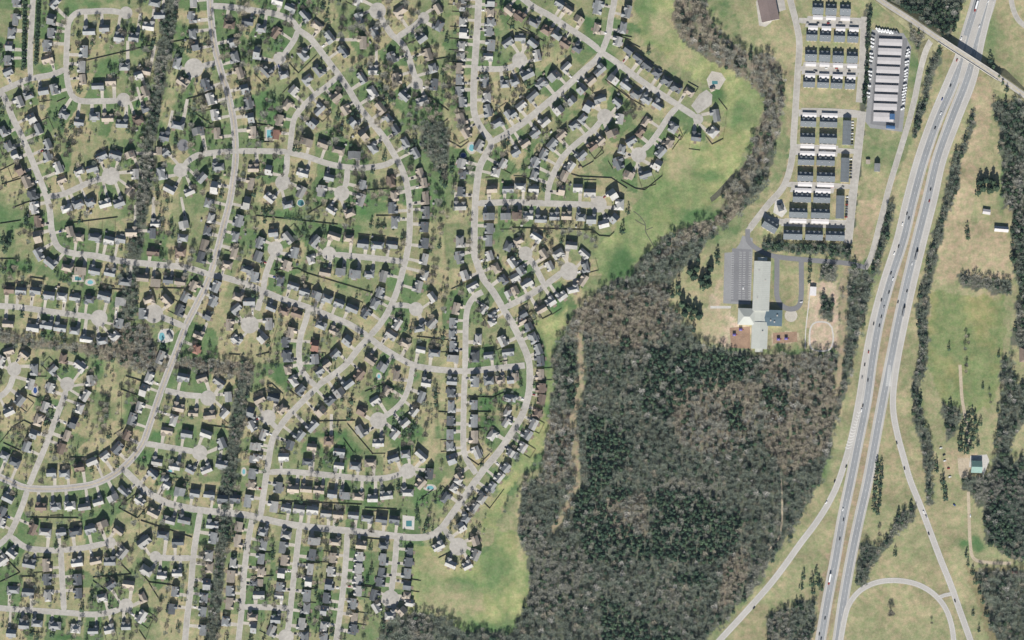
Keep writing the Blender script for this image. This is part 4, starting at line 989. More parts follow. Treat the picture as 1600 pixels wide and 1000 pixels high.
longhall('shed', 'tan roofed shed north of the small grey field house', 'shed', None, 1356, 253, 7, 7, 0, 3, 10, 'roof_t')
longhall('field_house', 'small grey field house alone on the green strip', 'house', None, 1370, 262, 9, 13, -0.05, 5, 36, 'roof_g')
longhall('house', 'white edged house cut by the east picture edge', 'house', None, 1598, 554, 12, 24, 0, 5, 30, 'roof_b', hip=0.6)
longhall('shed', 'small reddish shed among the southeast bare trees', 'shed', None, 1585, 894, 9, 4, 0, 3, 15, 'roof_r', axis='x')
longhall('brown_hall', 'big brown flat roofed building cut by the top edge', 'building', None, 1197, 2, 28, 64, math.radians(12), 7, 5, 'brown_roof')
longhall('clubhouse', 'white roofed clubhouse beside the west swimming pool deck', 'clubhouse', None, 265, 526, 6, 12, 0.5, 3.5, 28, 'roof_w', hip=0.8)
longhall('clubhouse', 'small tan clubhouse north of the community pool deck', 'clubhouse', None, 1113, 140, 8, 6, 0.5, 3.2, 28, 'roof_t', hip=0.8)
for x, y, lb in ((1157, 515, 'purple play frame nearest the church wing'), (1147, 523, 'purple and red play frame at the west of the mulch yard'), (1216, 530, 'purple play frame west in the eastern mulch yard'), (1228, 529, 'blue play frame east in the eastern mulch yard')):
    e = empty('play_frame', (*W(x, y), 0)); tag(e, lb, 'playground', 'play frames by the church')
    for dx, dy in ((-2.2, -1.6), (2.2, -1.6), (2.2, 1.6), (-2.2, 1.6)):
        mb = MB(); mb.tube((dx, dy, 0), (dx, dy, 3.2), .12, .12, 6); mb.build('post', M['purple'], e)
    mb = MB(); mb.roof(0, 0, 5.2, 4, 3.2, 25, 1.0, 'x', 0, 0, .1); mb.build('canopy', M['purple'], e)
    mb = MB(); mb.box(-2.4, -1.8, 1.3, 2.4, 1.8, 1.45); mb.build('platform', M['wood'], e)
    mb = MB(); mb.add([(2.4, -.5, 1.4), (2.4, .5, 1.4), (5.2, .5, .2), (5.2, -.5, .2), (2.4, -.5, 1.2), (2.4, .5, 1.2), (5.2, .5, .05), (5.2, -.5, .05)], [(0, 1, 2, 3)[::-1], (4, 5, 6, 7), (0, 3, 7, 4)[::-1], (1, 2, 6, 5)]); mb.build('slide', M['car_r'], e)

# ---------------------------------------------------------------- houses
FORM = ['gabled', 'hipped', 'cross-gabled']
def house_geo(h, rng):
    """wall, roof, chimney, deck builders in the house's own metres; local +y faces the street"""
    w, d = h['w'], h['d']
    form = rng.choices([0, 1, 2], [5, 3, 4])[0]
    two = rng.random() < 0.72
    ez = rng.uniform(5.4, 6.2) if two else 3.5
    pitch = rng.uniform(35, 43)
    hip = [0.0, 0.85, 0.0][form]
    wl, rf, ch, dk = MB(), MB(), MB(), MB()
    d0 = d * rng.uniform(0.72, 0.85); oy = -(d - d0) / 2
    wl.box(-w / 2, oy - d0 / 2, 0, w / 2, oy + d0 / 2, ez - .2)
    axis = 'x' if w >= d0 else 'y'
    if form == 0 and rng.random() < 0.22: axis = 'y' if axis == 'x' else 'x'
    rf.roof(0, oy, w + .9, d0 + .9, ez, pitch, hip, axis)
    s = rng.choice((-1, 1)); gw = w * rng.uniform(0.38, 0.48)           # garage wing to the street
    gz = 3.0 if rng.random() < 0.5 else ez - 0.35
    y0 = oy + d0 / 2 - 2.5; y1 = oy + d0 / 2 + rng.uniform(2.5, 4.2)
    cx = s * (w / 2 - gw / 2)
    wl.box(cx - gw / 2 + .03, y0, 0, cx + gw / 2 - .03, y1, gz - .2)
    rf.roof(cx, (y0 + y1) / 2, gw + .6, y1 - y0 + .6, gz, pitch - 1.5, 0.8 if form == 1 else 0.0, 'y')
    if form == 2 or rng.random() < 0.35:                               # cross gable or rear wing
        gw2 = w * rng.uniform(0.32, 0.42); cx2 = -s * (w / 2 - gw2 / 2 - .3)
        wl.box(cx2 - gw2 / 2, oy + d0 / 2 - 1.5, 0, cx2 + gw2 / 2, oy + d0 / 2 + 1.3, ez - .25)
        rf.roof(cx2, oy + d0 / 4 + .6, gw2 + .6, d0 / 2 + 2.6, ez - .07, pitch + 2, 0.0, 'y')
    if rng.random() < 0.3:
        wl.box(-w * .3, oy - d0 / 2 - 2.6, 0, w * .1, oy - d0 / 2 + .2, 2.8)
        rf.roof(-w * .1, oy - d0 / 2 - 1.2, w * .4 + .6, 3.4, 3.0, 18, 0.7, 'x')
    rx = rng.choice((-1, 1)) * w * 0.3
    top = ez + min(w, d0) / 2 * math.tan(math.radians(pitch))
    ch.box(rx - .5, oy - .9, ez, rx + .5, oy + .2, top + 1.0)
    ch.box(rx - .62, oy - 1.02, top + 1.0, rx + .62, oy + .32, top + 1.2)
    h['gx'] = cx; h['gy'] = y1
    bx0 = rng.uniform(-w / 2, 0)
    dk.box(bx0, oy - d0 / 2 - 4.2, 0.3, bx0 + rng.uniform(4, 6.5), oy - d0 / 2 - .02, 0.55)
    return FORM[form], wl, rf, (ch if rng.random() < 0.55 else None), (dk if rng.random() < 0.6 else None)

def street_ord(items, key=lambda h: True):
    """number the items along their street and side"""
    groups = {}
    for h in items:
        i, j, v = h['road'], h['k'], h['v']
        h['side'] = compass(v[0], v[1])
        groups.setdefault((i, h['side'], key(h)), []).append(h)
    for (i, s, kk), g in groups.items():
        Q = roads[i]['Q']
        a, b = Q[0], Q[-1]
        e = compass(a[0] - b[0], a[1] - b[1])
        for n, h in enumerate(sorted(g, key=lambda q: (q['k'], q['x'] + q['y']))):
            h['ord'] = ordinal(n + 1); h['end'] = e; h['n'] = len(g)
        for h in g:
            h['where'] = f"{h['ord']} from {h['end']} end, {h['side']} side of {roads[i]['name']}"
houses = [h for h in houses]
street_ord(houses)
big = set(id(h) for h in sorted(houses, key=lambda q: -q['area'])[:300])
rest = MB(); RM = [M['siding'], M['brick'], M['wood']] + [M['roof_' + k] for k in 'gdwtbr']
drest = MB()
for n, h in enumerate(houses):
    rng = random.Random(1000 + n)
    if h['c'] == 'g' and rng.random() < 0.30: h['c'] = rng.choice('dwwttb')
    form, wl, rf, ch, dk = house_geo(h, rng)
    h['form'] = form
    loc = (*W(h['x'], h['y']), 0.0)
    if id(h) in big:
        e = empty('house', loc, h['rz'])
        lab = f"{ROOFN[h['c']]} {form} house, {h['where']}"
        h['label'] = lab
        tag(e, lab, 'house', 'houses along the estate streets')
        wl.build('wall', M['siding'], e)
        ro = rf.build('roof', [M['roof_' + h['c']], M['siding']], e)
        if ch: ch.build('chimney', M['brick'], ro)
        if dk: dk.build('deck', M['wood'], e)
    else:
        ri = 3 + 'gdwtbr'.index(h['c'])
        for part, mi in ((wl, 0), (rf, None), (ch, 1), (dk, 2)):
            if part is None: continue
            part.moved(loc, h['rz'])
            b = len(rest.v); rest.v.extend(part.v)
            for f, m_ in zip(part.f, part.m):
                rest.f.append(tuple(q + b for q in f)); rest.m.append(mi if mi is not None else (ri if m_ == 0 else 0))
    # driveway from the garage to the street
    c, s = math.cos(h['rz']), math.sin(h['rz'])
    gx, gy = h['gx'], h['gy']
    dist = h['dist']
    L = max(4.0, min(dist - roads[h['road']]['w'] / 2 - gy + 2.0, 34))
    wd = rng.uniform(2.2, 3.1)
    q = [(gx - wd, gy - .3), (gx + wd, gy - .3), (gx + wd * .85, gy + L), (gx - wd * .85, gy + L)]
    q2 = [(loc[0] + a * c - b * s, loc[1] + a * s + b * c) for a, b in q]
    h['drive'] = (gx, gy, L)
    z = 0.022 + 0.006 * (n % 8)
    if id(h) in big:
        mb = MB(); mb.poly(q2, z)
        tag(mb.build('driveway', M['drive']), f"pale concrete driveway of the house {h['where']}"[:120], 'driveway', kind='structure')
    else:
        drest.poly(q2, z)
    for t in range(int(L)):
        disc(occ, 800 + loc[0] + gx * c - (gy + t) * s, 500 - loc[1] - gx * s - (gy + t) * c, wd)
tag(rest.build('houses', RM), 'the smaller and closely packed roofs filling the remaining estate lots', 'houses', kind='stuff')
tag(drest.build('driveways', M['drive']), 'short pale driveways of the smaller estate houses', 'driveways', kind='stuff')

# ---------------------------------------------------------------- fences
fences = []
for line in FENCES.strip().splitlines():
    o, body = line.split(':')
    ox, oy = map(float, o.split())
    for f in body.split(';'):
        v = [float(q) for q in f.split()]
        fences.append([(ox + v[i] / 4, oy + v[i + 1] / 4) for i in range(0, len(v), 2)])
fr_ = random.Random(5)
auto = [h for h in houses if h['dist'] < 32]
fr_.shuffle(auto)
for h in auto[:90]:
    c, s = math.cos(h['rz']), math.sin(h['rz'])
    a = h['w'] / 2 + fr_.uniform(.8, 2.2); y0 = -h['d'] / 2 + 2; y1 = -h['d'] / 2 - fr_.uniform(9, 16)
    q = [(-a, y0), (-a, y1), (a, y1), (a, y0)]
    if fr_.random() < .45: q = q[:3] if fr_.random() < .5 else q[1:]
    P_ = [(h['x'] + u * c - v * s, h['y'] - (u * s + v * c)) for u, v in q]
    mid = P_[1]
    if all(not at(roadmask, *p) for p in P_): fences.append(P_ + ['low'])
cells = {}
for P_ in fences:
    low = P_[-1] == 'low'
    if low: P_ = P_[:-1]
    L = sum(math.dist(P_[i], P_[i + 1]) for i in range(len(P_) - 1))
    mx, my = sum(p[0] for p in P_) / len(P_), sum(p[1] for p in P_) / len(P_)
    n = int(np.argmin(np.hypot(bx_ - mx, by_ - my))); h = houses[n]
    cells.setdefault(n, []).append((P_, L, 1.2 if low else 1.75))
for n, lst in cells.items():
    h = houses[n]
    for q, (P_, L, fh) in enumerate(sorted(lst, key=lambda t: -t[1])):
        mx, my = P_[0]
        ox, oy = W(mx, my)
        mb = MB()
        for i in range(len(P_) - 1):
            a, b = Vector(W(*P_[i])), Vector(W(*P_[i + 1]))
            a -= Vector((ox, oy)); b -= Vector((ox, oy))
            t = (b - a).normalized(); nn = Vector((-t.y, t.x)) * 0.07
            ln = (b - a).length; k = max(1, int(ln / 2.4))
            mb.slab([tuple(a - nn), tuple(b - nn), tuple(b + nn), tuple(a + nn)], 0.05, fh)
            for u in range(k + 1):
                p = a + t * (ln * u / k); mb.box(p.x - .1, p.y - .1, 0, p.x + .1, p.y + .1, fh + .12)
        o = mb.build('fence', M['fence']); o.location = (ox, oy, 0)
        sz = '' if q == 0 else ('shorter ' if q == 1 else 'shortest ')
        tag(o, f"{sz}fence by house {h['where']}", 'fence', 'timber yard fences')

# ---------------------------------------------------------------- garden sheds
sr = random.Random(9); ns = 0
for h in houses:
    if ns >= 60 or sr.random() > .12: continue
    c, s = math.cos(h['rz']), math.sin(h['rz']); u, v = sr.choice((-1, 1)) * h['w'] * .5, -h['d'] / 2 - sr.uniform(6, 10)
    x, y = h['x'] + u * c - v * s, h['y'] - (u * s + v * c)
    if at(occ, x, y) or at(wood, x, y): continue
    k = sr.choice('wwtdg'); L, D = sr.uniform(2.8, 4.2), sr.uniform(2.4, 3.2)
    e = empty('garden_shed', (*W(x, y), 0), h['rz']); tag(e, f"small {ROOFN[k]} shed behind house {h['where']}", 'shed', 'garden sheds')
    mb = MB(); mb.box(-L / 2, -D / 2, 0, L / 2, D / 2, 2.2); mb.build('wall', M['siding'], e)
    mb = MB(); mb.roof(0, 0, L + .3, D + .3, 2.3, 28); mb.build('roof', [M['roof_' + k], M['siding']], e)
    mb = MB(); mb.box(-.5, D / 2, 0, .5, D / 2 + .05, 1.9); mb.build('door', M['wood'], e)
    disc(occ, x, y, 2.5); ns += 1

# ---------------------------------------------------------------- vehicles
def car_meshes(c):
    b = MB()
    prof = [(-2.25, .35), (-2.25, .85), (-1.9, 1.0), (-1.5, 1.45), (.45, 1.45), (1.05, .98), (2.1, .82), (2.25, .6), (2.25, .35)]
    for s in (0,):
        n = len(prof)
        vs = [(x, -.9 if z < 1.2 else -.72, z) for x, z in prof] + [(x, .9 if z < 1.2 else .72, z) for x, z in prof]
        b.add(vs, [tuple(range(n)), tuple(range(2 * n - 1, n - 1, -1))] + [(i, n + i, n + (i + 1) % n, (i + 1) % n) for i in range(n)])
    g = MB()
    g.add([(.5, -.68, 1.46), (.5, .68, 1.46), (1.08, .80, 1.02), (1.08, -.80, 1.02), (-1.55, -.66, 1.46), (-1.55, .66, 1.46), (-1.95, .80, 1.04), (-1.95, -.80, 1.04)], [(0, 1, 2, 3)[::-1], (4, 5, 6, 7)])
    w = MB(); w.tube((0, -.1, 0), (0, .1, 0), .33, .33, 8)
    return b.mesh('car_body', M['car_' + c]), g.mesh('car_windows', M['glass']), w.mesh('car_wheel', M['tyre'])
CM = {c: car_meshes(c) for c in CARC}
def car(x, y, rz, c, label, group, z=0.1, parts=True):
    e = empty('car', (*W(x, y), z), rz); tag(e, label, 'car', group)
    b, g, w = CM[c]
    link('body', b, e); link('windows', g, e)
    for wx in (-1.4, 1.4):
        for wy in (-.82, .82):
            o = link('wheel', w, e); o.location = (wx, wy, .33)
def truck(x, y, rz, c, label, group, z=0.1, L=17):
    e = empty('lorry', (*W(x, y), z), rz); tag(e, label, 'lorry', group)
    mb = MB(); mb.box(-L / 2, -1.28, 1.1, L / 2 - 4.2, 1.28, 4.0); mb.build('trailer', M['car_' + ('w' if c == 'w' else 'g')], e)
    mb = MB(); mb.box(L / 2 - 3.6, -1.2, .5, L / 2 - 1.6, 1.2, 3.4); mb.box(L / 2 - 1.6, -1.0, .5, L / 2, 1.0, 1.9); mb.build('cab', M['car_' + ('r' if c == 'w' else 'k')], e)
    mb = MB(); mb.add([(L / 2 - 1.58, -1.1, 2.0), (L / 2 - 1.58, 1.1, 2.0), (L / 2 - 1.58, 1.1, 3.2), (L / 2 - 1.58, -1.1, 3.2)], [(0, 1, 2, 3)]); mb.build('windscreen', M['glass'], e)
    for wx in (-L / 2 + 1.2, -L / 2 + 2.5, L / 2 - 5, L / 2 - .9):
        for wy in (-1.1, 1.1):
            o = link('wheel', CM['k'][2], e); o.location = (wx, wy, .5); o.scale = (1.5, 1.5, 1.5)
HQ = np.concatenate([r['Q'] for r in HWY + RAMPS]); HI = np.concatenate([np.full(len(r['Q']), i) for i, r in enumerate(HWY + RAMPS)])
HT = np.concatenate([np.gradient(r['Q'], axis=0) for r in HWY + RAMPS])
NM = ['southbound carriageway', 'northbound carriageway', 'southbound exit lane', 'northbound entry lane', 'loop ramp', 'ramp link']
vv = []
for e in CARS.split(','):
    x, y, c, t = e.split(); x = float(x); y = float(y)
    k = int(np.argmin(np.hypot(HQ[:, 0] - x, HQ[:, 1] - y)))
    vv.append([int(HI[k]), y, x, c, t, math.atan2(-HT[k][1], HT[k][0])])
vv.sort()
cnt = {}
for i, y, x, c, t, a in vv:
    kd = 'car' if t == 'c' else 'lorry'
    cnt[(i, c, kd)] = cnt.get((i, c, kd), 0) + 1
    if i == 1: a += math.pi
    if t == 'c': car(x, y, a, c, f'{CARN[c]} car, {ordinal(cnt[(i, c, kd)])} of its colour from north in the {NM[i]}', 'cars on the highway', 0.14)
    else: truck(x, y, a, c, f'{CARN[c]} articulated lorry, {ordinal(cnt[(i, c, kd)])} of its colour from north, {NM[i]}', 'lorries on the highway', 0.1)
dr = random.Random(3); parked = 0
for h in houses:
    if dr.random() > 0.24 or h['drive'][2] < 5 or parked > 170: continue
    c = dr.choices('wkgrb', [4, 6, 4, 1, 1])[0]
    gx, gy, L = h['drive']
    u, v = gx + dr.uniform(-.9, .9), gy + dr.uniform(2.8, max(3, min(L - 2, 9)))
    cs, sn = math.cos(h['rz']), math.sin(h['rz'])
    car(h['x'] + u * cs - v * sn, h['y'] - (u * sn + v * cs), h['rz'] + math.pi / 2 * dr.choice((-1, 1)), c, f"{CARN[c]} car outside house {h['where']}", 'cars on the driveways', 0.08)
    parked += 1
for k in range(9):
    c = dr.choice('wwkg'); car(1332 - k * .15, 191 + k * 4.4, math.pi, c, f'{CARN[c]} car, {ordinal(k + 1)} from north beside the north townhouse row', 'cars parked by the apartments', .13)
for k in range(9):
    c = dr.choice('wwkgr'); car(1323.5 - k * .2, 308 + k * 3.9, math.pi, c, f'{CARN[c]} car, {ordinal(k + 1)} from north beside the south townhouse row', 'cars parked by the apartments', .13)
for k in range(7):
    c = dr.choice('wkg'); car(1329.5 - k * .1, 249 + k * 4.8, math.pi, c, f'{CARN[c]} car, {ordinal(k + 1)} from north beside the middle townhouse row', 'cars parked by the apartments', .13)
lane = []
for k in range(26):
    row, sx = k % 4, 1262 + (k * 13) % 70
    if row > 1 and sx > 1318: continue
    lane.append((row, dr.choice('wkggkr'), sx, (34, 109, 234, 290)[row] + dr.choice((-2.2, 2.2))))
lane.sort(); seen_ = {}
for row, c, sx, yy in lane:
    seen_[(row, c)] = seen_.get((row, c), 0) + 1
    car(sx, yy, dr.uniform(-.15, .15), c, f"{ordinal(seen_[(row, c)])} {CARN[c]} car from west along {('the upper', 'the middle', 'the third', 'the fourth')[row]} apartment drive", 'cars parked by the apartments', .2)
for k, (x, y, c, a) in enumerate(((1161, 450, 'w', 1.57), (1252, 472, 'w', .2), (1470, 700, 'w', .2), (1475, 711, 'k', .5), (1476, 720, 'w', .2), (1482, 732, 'r', .1), (1484, 745, 'w', .2), (1491, 789, 'b', -.7), (1516, 806, 'w', 1.57), (1447, 1, 'g', .3))):
    lab = ['white van alone in the church car park', 'white car parked on the church loop', 'white car northmost in the line by the farm track', 'dark car second in the line by the farm track', 'white car third in the line by the farm track', 'red car fourth in the line by the farm track', 'white car last in the line by the farm track', 'blue car on the brown patch beside the fence line', 'white car beside the farm driveway', 'grey car among the trees by the top edge'][k]
    if k < 9: car(x, y, a, c, lab, None, .15)
def camper(x, y, rz, L, label):
    e = empty('camper', (*W(x, y), .08), rz); tag(e, label, 'camper', 'campers and trailers round the storage yard')
    mb = MB(); n = [(-L / 2, .6), (-L / 2, 3.0), (L / 2 - .8, 3.1), (L / 2, 2.2), (L / 2, .6)]
    vs = [(a, -1.2, b) for a, b in n] + [(a, 1.2, b) for a, b in n]
    mb.add(vs, [tuple(range(5)), tuple(range(9, 4, -1))] + [(i, 5 + i, 5 + (i + 1) % 5, (i + 1) % 5) for i in range(5)]); mb.build('body', M['car_' + dr.choice('wwwwwg')], e)
    mb = MB(); mb.box(-.6, -.4, 3.06, .6, .4, 3.35); mb.build('roof_unit', M['car_g'], e)
    for wx in (-.6, .5):
        for wy in (-1.05, 1.05):
            o = link('wheel', CM['k'][2], e); o.location = (wx, wy, .33)
for k in range(18):
    y = 56 + k * 5.6
    if k in (4, 9, 13, 15): continue
    camper(1363.5 - k * .42 + dr.uniform(-.6, .6), y, dr.uniform(-.5, -.1), dr.uniform(5, 7.5), f'pale camper, {ordinal(k + 1)} space from north along the west yard fence')
for k in range(21):
    y = 78 + k * 4.6
    if k in (3, 6, 11, 19): continue
    camper(1419 - k * .42 + dr.uniform(-.6, .6), y, dr.uniform(.15, .75), dr.uniform(4.5, 9), f'pale camper, {ordinal(k + 1)} space from north along the east yard fence')
for k in range(8):
    camper(1371 + k * 4.4, 47 + k * .7, -.9 + dr.uniform(-.1, .1), dr.uniform(6, 9), f'pale camper, {ordinal(k + 1)} from west along the north yard edge')
# ---------------------------------------------------------------- trees
def bare_template(seed, twigs=120, wide=1.0, limbs=8):
    """trunk (verts, tris) and crown (verts, tris); crown radius 1, tree height 2.4"""
    r = random.Random(seed)
    tv, tf, cv, cf = [], [], [], []
    def cone(p0, p1, r0, r1, n, V, F):
        p0, p1 = Vector(p0), Vector(p1)
        d = (p1 - p0).normalized(); a = d.orthogonal().normalized(); b = d.cross(a); base = len(V)
        for p, q in ((p0, r0), (p1, r1)):
            for k in range(n):
                t = 2 * math.pi * k / n; V.append(tuple(p + a * (q * math.cos(t)) + b * (q * math.sin(t))))
        for k in range(n):
            m = (k + 1) % n
            F.append((base + k, base + m, base + n + m)); F.append((base + k, base + n + m, base + n + k))
    cone((0, 0, -.05), (.03, .02, 1.5), .075, .03, 5, tv, tf)
    tips = []
    for k in range(limbs):
        a = k * 2.4 + r.uniform(-.3, .3); z0 = r.uniform(.55, 1.3); l = r.uniform(.55, .9)
        p1 = (math.cos(a) * l * .75, math.sin(a) * l * .75, z0 + r.uniform(.35, .8))
        cone((0, 0, z0), p1, .034, .010, 3, tv, tf); tips.append(p1)
    for k in range(twigs):
        a = r.uniform(0, 2 * math.pi); q = math.sqrt(r.random()) * r.uniform(.8, 1.0)
        q *= 0.86 + 0.2 * math.sin(3 * a + seed) 
        dome = math.sqrt(max(0.05, 1 - min(1, q) ** 2))
        z = 1.05 + dome * r.uniform(.1, 1.2)
        p = Vector((math.cos(a) * q, math.sin(a) * q, z))
        d = Vector((math.cos(a) * (q + .15) + r.uniform(-.5, .5), math.sin(a) * (q + .15) + r.uniform(-.5, .5), r.uniform(.1, .9))).normalized()
        l = r.uniform(.22, .5); s = d.cross(Vector((r.uniform(-.4, .4), r.uniform(-.4, .4), 1))).normalized() * r.uniform(.02, .042) * wide
        b = len(cv)
        cv += [tuple(p - d * l * .5 - s), tuple(p - d * l * .5 + s), tuple(p + d * l * .5)]
        cf.append((b, b + 1, b + 2))
    return (np.array(tv), np.array(tf)), (np.array(cv), np.array(cf))

def pine_template(seed, leaves=150):
    """radius 1, height 2.6: drooping sprays on a cone with an uneven outline"""
    r = random.Random(seed)
    tv, tf = bare_template(seed, 1)[0]
    tv, tf = tv[:10].copy(), tf[:10]; tv[:, 2] *= 1.5
    cv, cf = [], []
    for k in range(leaves):
        u = r.random() ** 0.62; z = 0.25 + 2.3 * (1 - u) if r.random() < .999 else 2
        a = r.uniform(0, 2 * math.pi)
        q = (u ** .6) * (0.78 + .2 * math.sin(4 * a + seed * 1.7 + z * 3)) * r.uniform(.75, 1.05)
        p = Vector((math.cos(a) * q, math.sin(a) * q, z))
        o = Vector((math.cos(a), math.sin(a), r.uniform(-.5, .25))).normalized()
        s = o.cross(Vector((r.uniform(-.5, .5), r.uniform(-.5, .5), 1))).normalized() * r.uniform(.14, .24)
        l = r.uniform(.2, .36); b = len(cv)
        cv += [tuple(p - o * l * .6 - s * .6), tuple(p - o * l * .6 + s * .6), tuple(p + o * l * .3 + s), tuple(p + o * l), tuple(p + o * l * .3 - s)]
        cf += [(b, b + 1, b + 2), (b, b + 2, b + 4), (b + 4, b + 2, b + 3)]
    return (tv, tf), (np.array(cv), np.array(cf))
BT = [bare_template(s, 300, 1.25) for s in range(5)]
PT = [pine_template(s + 50, 150) for s in range(4)]
BY = [bare_template(s + 40, 140, 1.85, 4) for s in range(5)]
PY = [pine_template(s + 70, 48) for s in range(3)]
BF = [bare_template(s + 20, 128, 1.35, 3) for s in range(6)]
PF = [pine_template(s + 90, 58) for s in range(4)]
def tri_mesh(name, vf, m):
    return big_mesh(name, vf[0], vf[1], [m])
BM = [[tri_mesh('bare_trunk', t, M['bark'])] + [tri_mesh('bare_crown', c, M[m]) for m in ('bare_a', 'bare_b', 'bare_e')] for t, c in BT]
PM = [[tri_mesh('evergreen_trunk', t, M['bark'])] + [tri_mesh('evergreen_crown', c, M[m]) for m in ('green_a', 'green_b')] for t, c in PT]

trees = []
def add_tree(x, y, r, kind): trees.append(dict(x=x, y=y, r=r, kind=kind))
for e in EVERG.split(','):
    x, y, r = map(float, e.split())
    if r > 0: add_tree(x, y, r, 'e')
for k in range(18):
    add_tree(38 + 3 * (k > 9) * 0 - k * .12 + 1.5, 4 + k * 6.0, 4.4, 'e'); add_tree(61 - k * .25, 3 + k * 5.6, 4.3, 'e')
for e in BARE.split(','):
    x, y, r = map(float, e.split())
    if r > 0: add_tree(x, y, r, 'b')
tr = random.Random(21); grid = {}
def free(x, y, r):
    for i in range(int(x // 8) - 1, int(x // 8) + 2):
        for j in range(int(y // 8) - 1, int(y // 8) + 2):
            for a, b, c in grid.get((i, j), ()):
                if math.hypot(a - x, b - y) < (c + r) * .62: return False
    return True
for t in trees: grid.setdefault((int(t['x'] // 8), int(t['y'] // 8)), []).append((t['x'], t['y'], t['r']))
made = 0
hb = np.array([(h['x'], h['y']) for h in houses])
for _ in range(90000):
    if made > 2400: break
    x, y = tr.uniform(-5, 890), tr.uniform(-5, 1005)
    if at(occ, x, y) or at(wood, x, y) or at(FIELDM, x, y): continue
    dh = np.min(np.hypot(hb[:, 0] - x, hb[:, 1] - y))
    if dh > 42: continue
    dens = 0.45
    if 380 < x < 730 and y < 330: dens = 0.9
    elif 200 < x < 400 and y < 420: dens = 0.75
    elif x < 240 and y < 260: dens = 0.5
    elif 380 < x < 720 and y < 720: dens = 0.5
    elif x > 860 and y < 260: dens = 0.5
    cl = float(vnoise(np.array([x]), np.array([y]), 26, 55)[0])
    if tr.random() > dens * max(0.10, (cl - .25) * 3.4): continue
    kind = 'e' if tr.random() < 0.24 else 'b'
    r = tr.choice((2.4, 3.2, 4.0, 5.0, 5.8)) * tr.uniform(.85, 1.1) if kind == 'b' else tr.choice((1.2, 1.8, 2.4, 3.4, 4.2)) * tr.uniform(.9, 1.1)
    if dens > .7 and kind == 'b': r *= 1.2
    if not free(x, y, r): continue
    add_tree(x, y, r, kind); grid.setdefault((int(x // 8), int(y // 8)), []).append((x, y, r)); made += 1
sh = []                                                      # dark foundation bushes at the house corners
for h in houses:
    for _ in range(tr.choice((0, 1, 2, 2, 3))):
        c_, s_ = math.cos(h['rz']), math.sin(h['rz']); u = tr.choice((-1, 1)) * (h['w'] / 2 + tr.uniform(.6, 2.2)); v = tr.uniform(-.6, .6) * h['d']
        x, y = h['x'] + u * c_ - v * s_, h['y'] - (u * s_ + v * c_)
        if not at(roadmask, x, y): sh.append((x, y, tr.uniform(.9, 2.0), 'e', tr.choice((3, 3, 4))))
for t in trees:
    i, j, v, T, dist = nearest(t['x'], t['y'])
    t.update(road=i, k=j, v=v, far=dist)
street_ord(trees, key=lambda t: t['kind'])
trees.sort(key=lambda t: -t['r'])

def scatter(items, tmpl_b, tmpl_p, name, mats):
    """one mesh of many trees: items = (x, y, radius, kind, material index)"""
    V, F, MI, base = [], [], [], 0
    for n, (x, y, r, kind, mi) in enumerate(items):
        T_ = tmpl_b if kind == 'b' else tmpl_p
        (tv, tf), (cv, cf) = T_[(n * 7 + int(x)) % len(T_)]
        a = (n * 2.399) % 6.283; c, s = math.cos(a), math.sin(a)
        hz = (0.92 + 0.3 * ((n * 37) % 11) / 11) * (r ** 0.75) * (4.5 ** .25)
        for vv_, ff, m_ in ((tv, tf, len(mats) - 1), (cv, cf, mi)):
            q = np.empty_like(vv_)
            q[:, 0] = (vv_[:, 0] * c - vv_[:, 1] * s) * r + x - 800
            q[:, 1] = (vv_[:, 0] * s + vv_[:, 1] * c) * r + 500 - y
            q[:, 2] = vv_[:, 2] * hz
            V.append(q); F.append(ff + base); MI.append(np.full(len(ff), m_)); base += len(q)
    return big_mesh(name, np.concatenate(V), np.concatenate(F), mats, np.concatenate(MI))
left = []
for n, t in enumerate(trees):
    if n < 300:
        e = empty('evergreen_tree' if t['kind'] == 'e' else 'bare_tree', (*W(t['x'], t['y']), 0), (n * 2.399) % 6.283)
        hz = t['r'] ** 0.75 * 4.5 ** .25 * (1.0 + .25 * ((n * 13) % 7) / 7); e.scale = (t['r'], t['r'], hz)
        if t['kind'] == 'e':
            ms = PM[n % 4]; link('trunk', ms[0], e); link('crown', ms[1 + (n // 4) % 2], e)
            tag(e, f"dark evergreen, {t['where']}", 'tree', 'single evergreens')
        else:
            ms = BM[n % 5]; mi = (n // 5) % 3; link('trunk', ms[0], e); link('crown', ms[1 + mi], e)
            tag(e, f"{('grey', 'brown', 'dark')[mi]} bare tree, {t['where']}", 'tree', 'single leafless trees')
    else:
        left.append((t['x'], t['y'], t['r'], t['kind'], (1, 6, 5, 6)[n % 4] if t['kind'] == 'b' else 3 + n % 2))
left += sh
SM = [M['bare_a'], M['bare_b'], M['bare_c'], M['green_a'], M['green_b'], M['bare_d'], M['bare_e'], M['bark']]
tag(link('yard_trees', scatter(left, BY, PY, 'yard_trees', SM)), 'the many smaller garden trees and evergreen bushes between the houses', 'trees', kind='stuff')

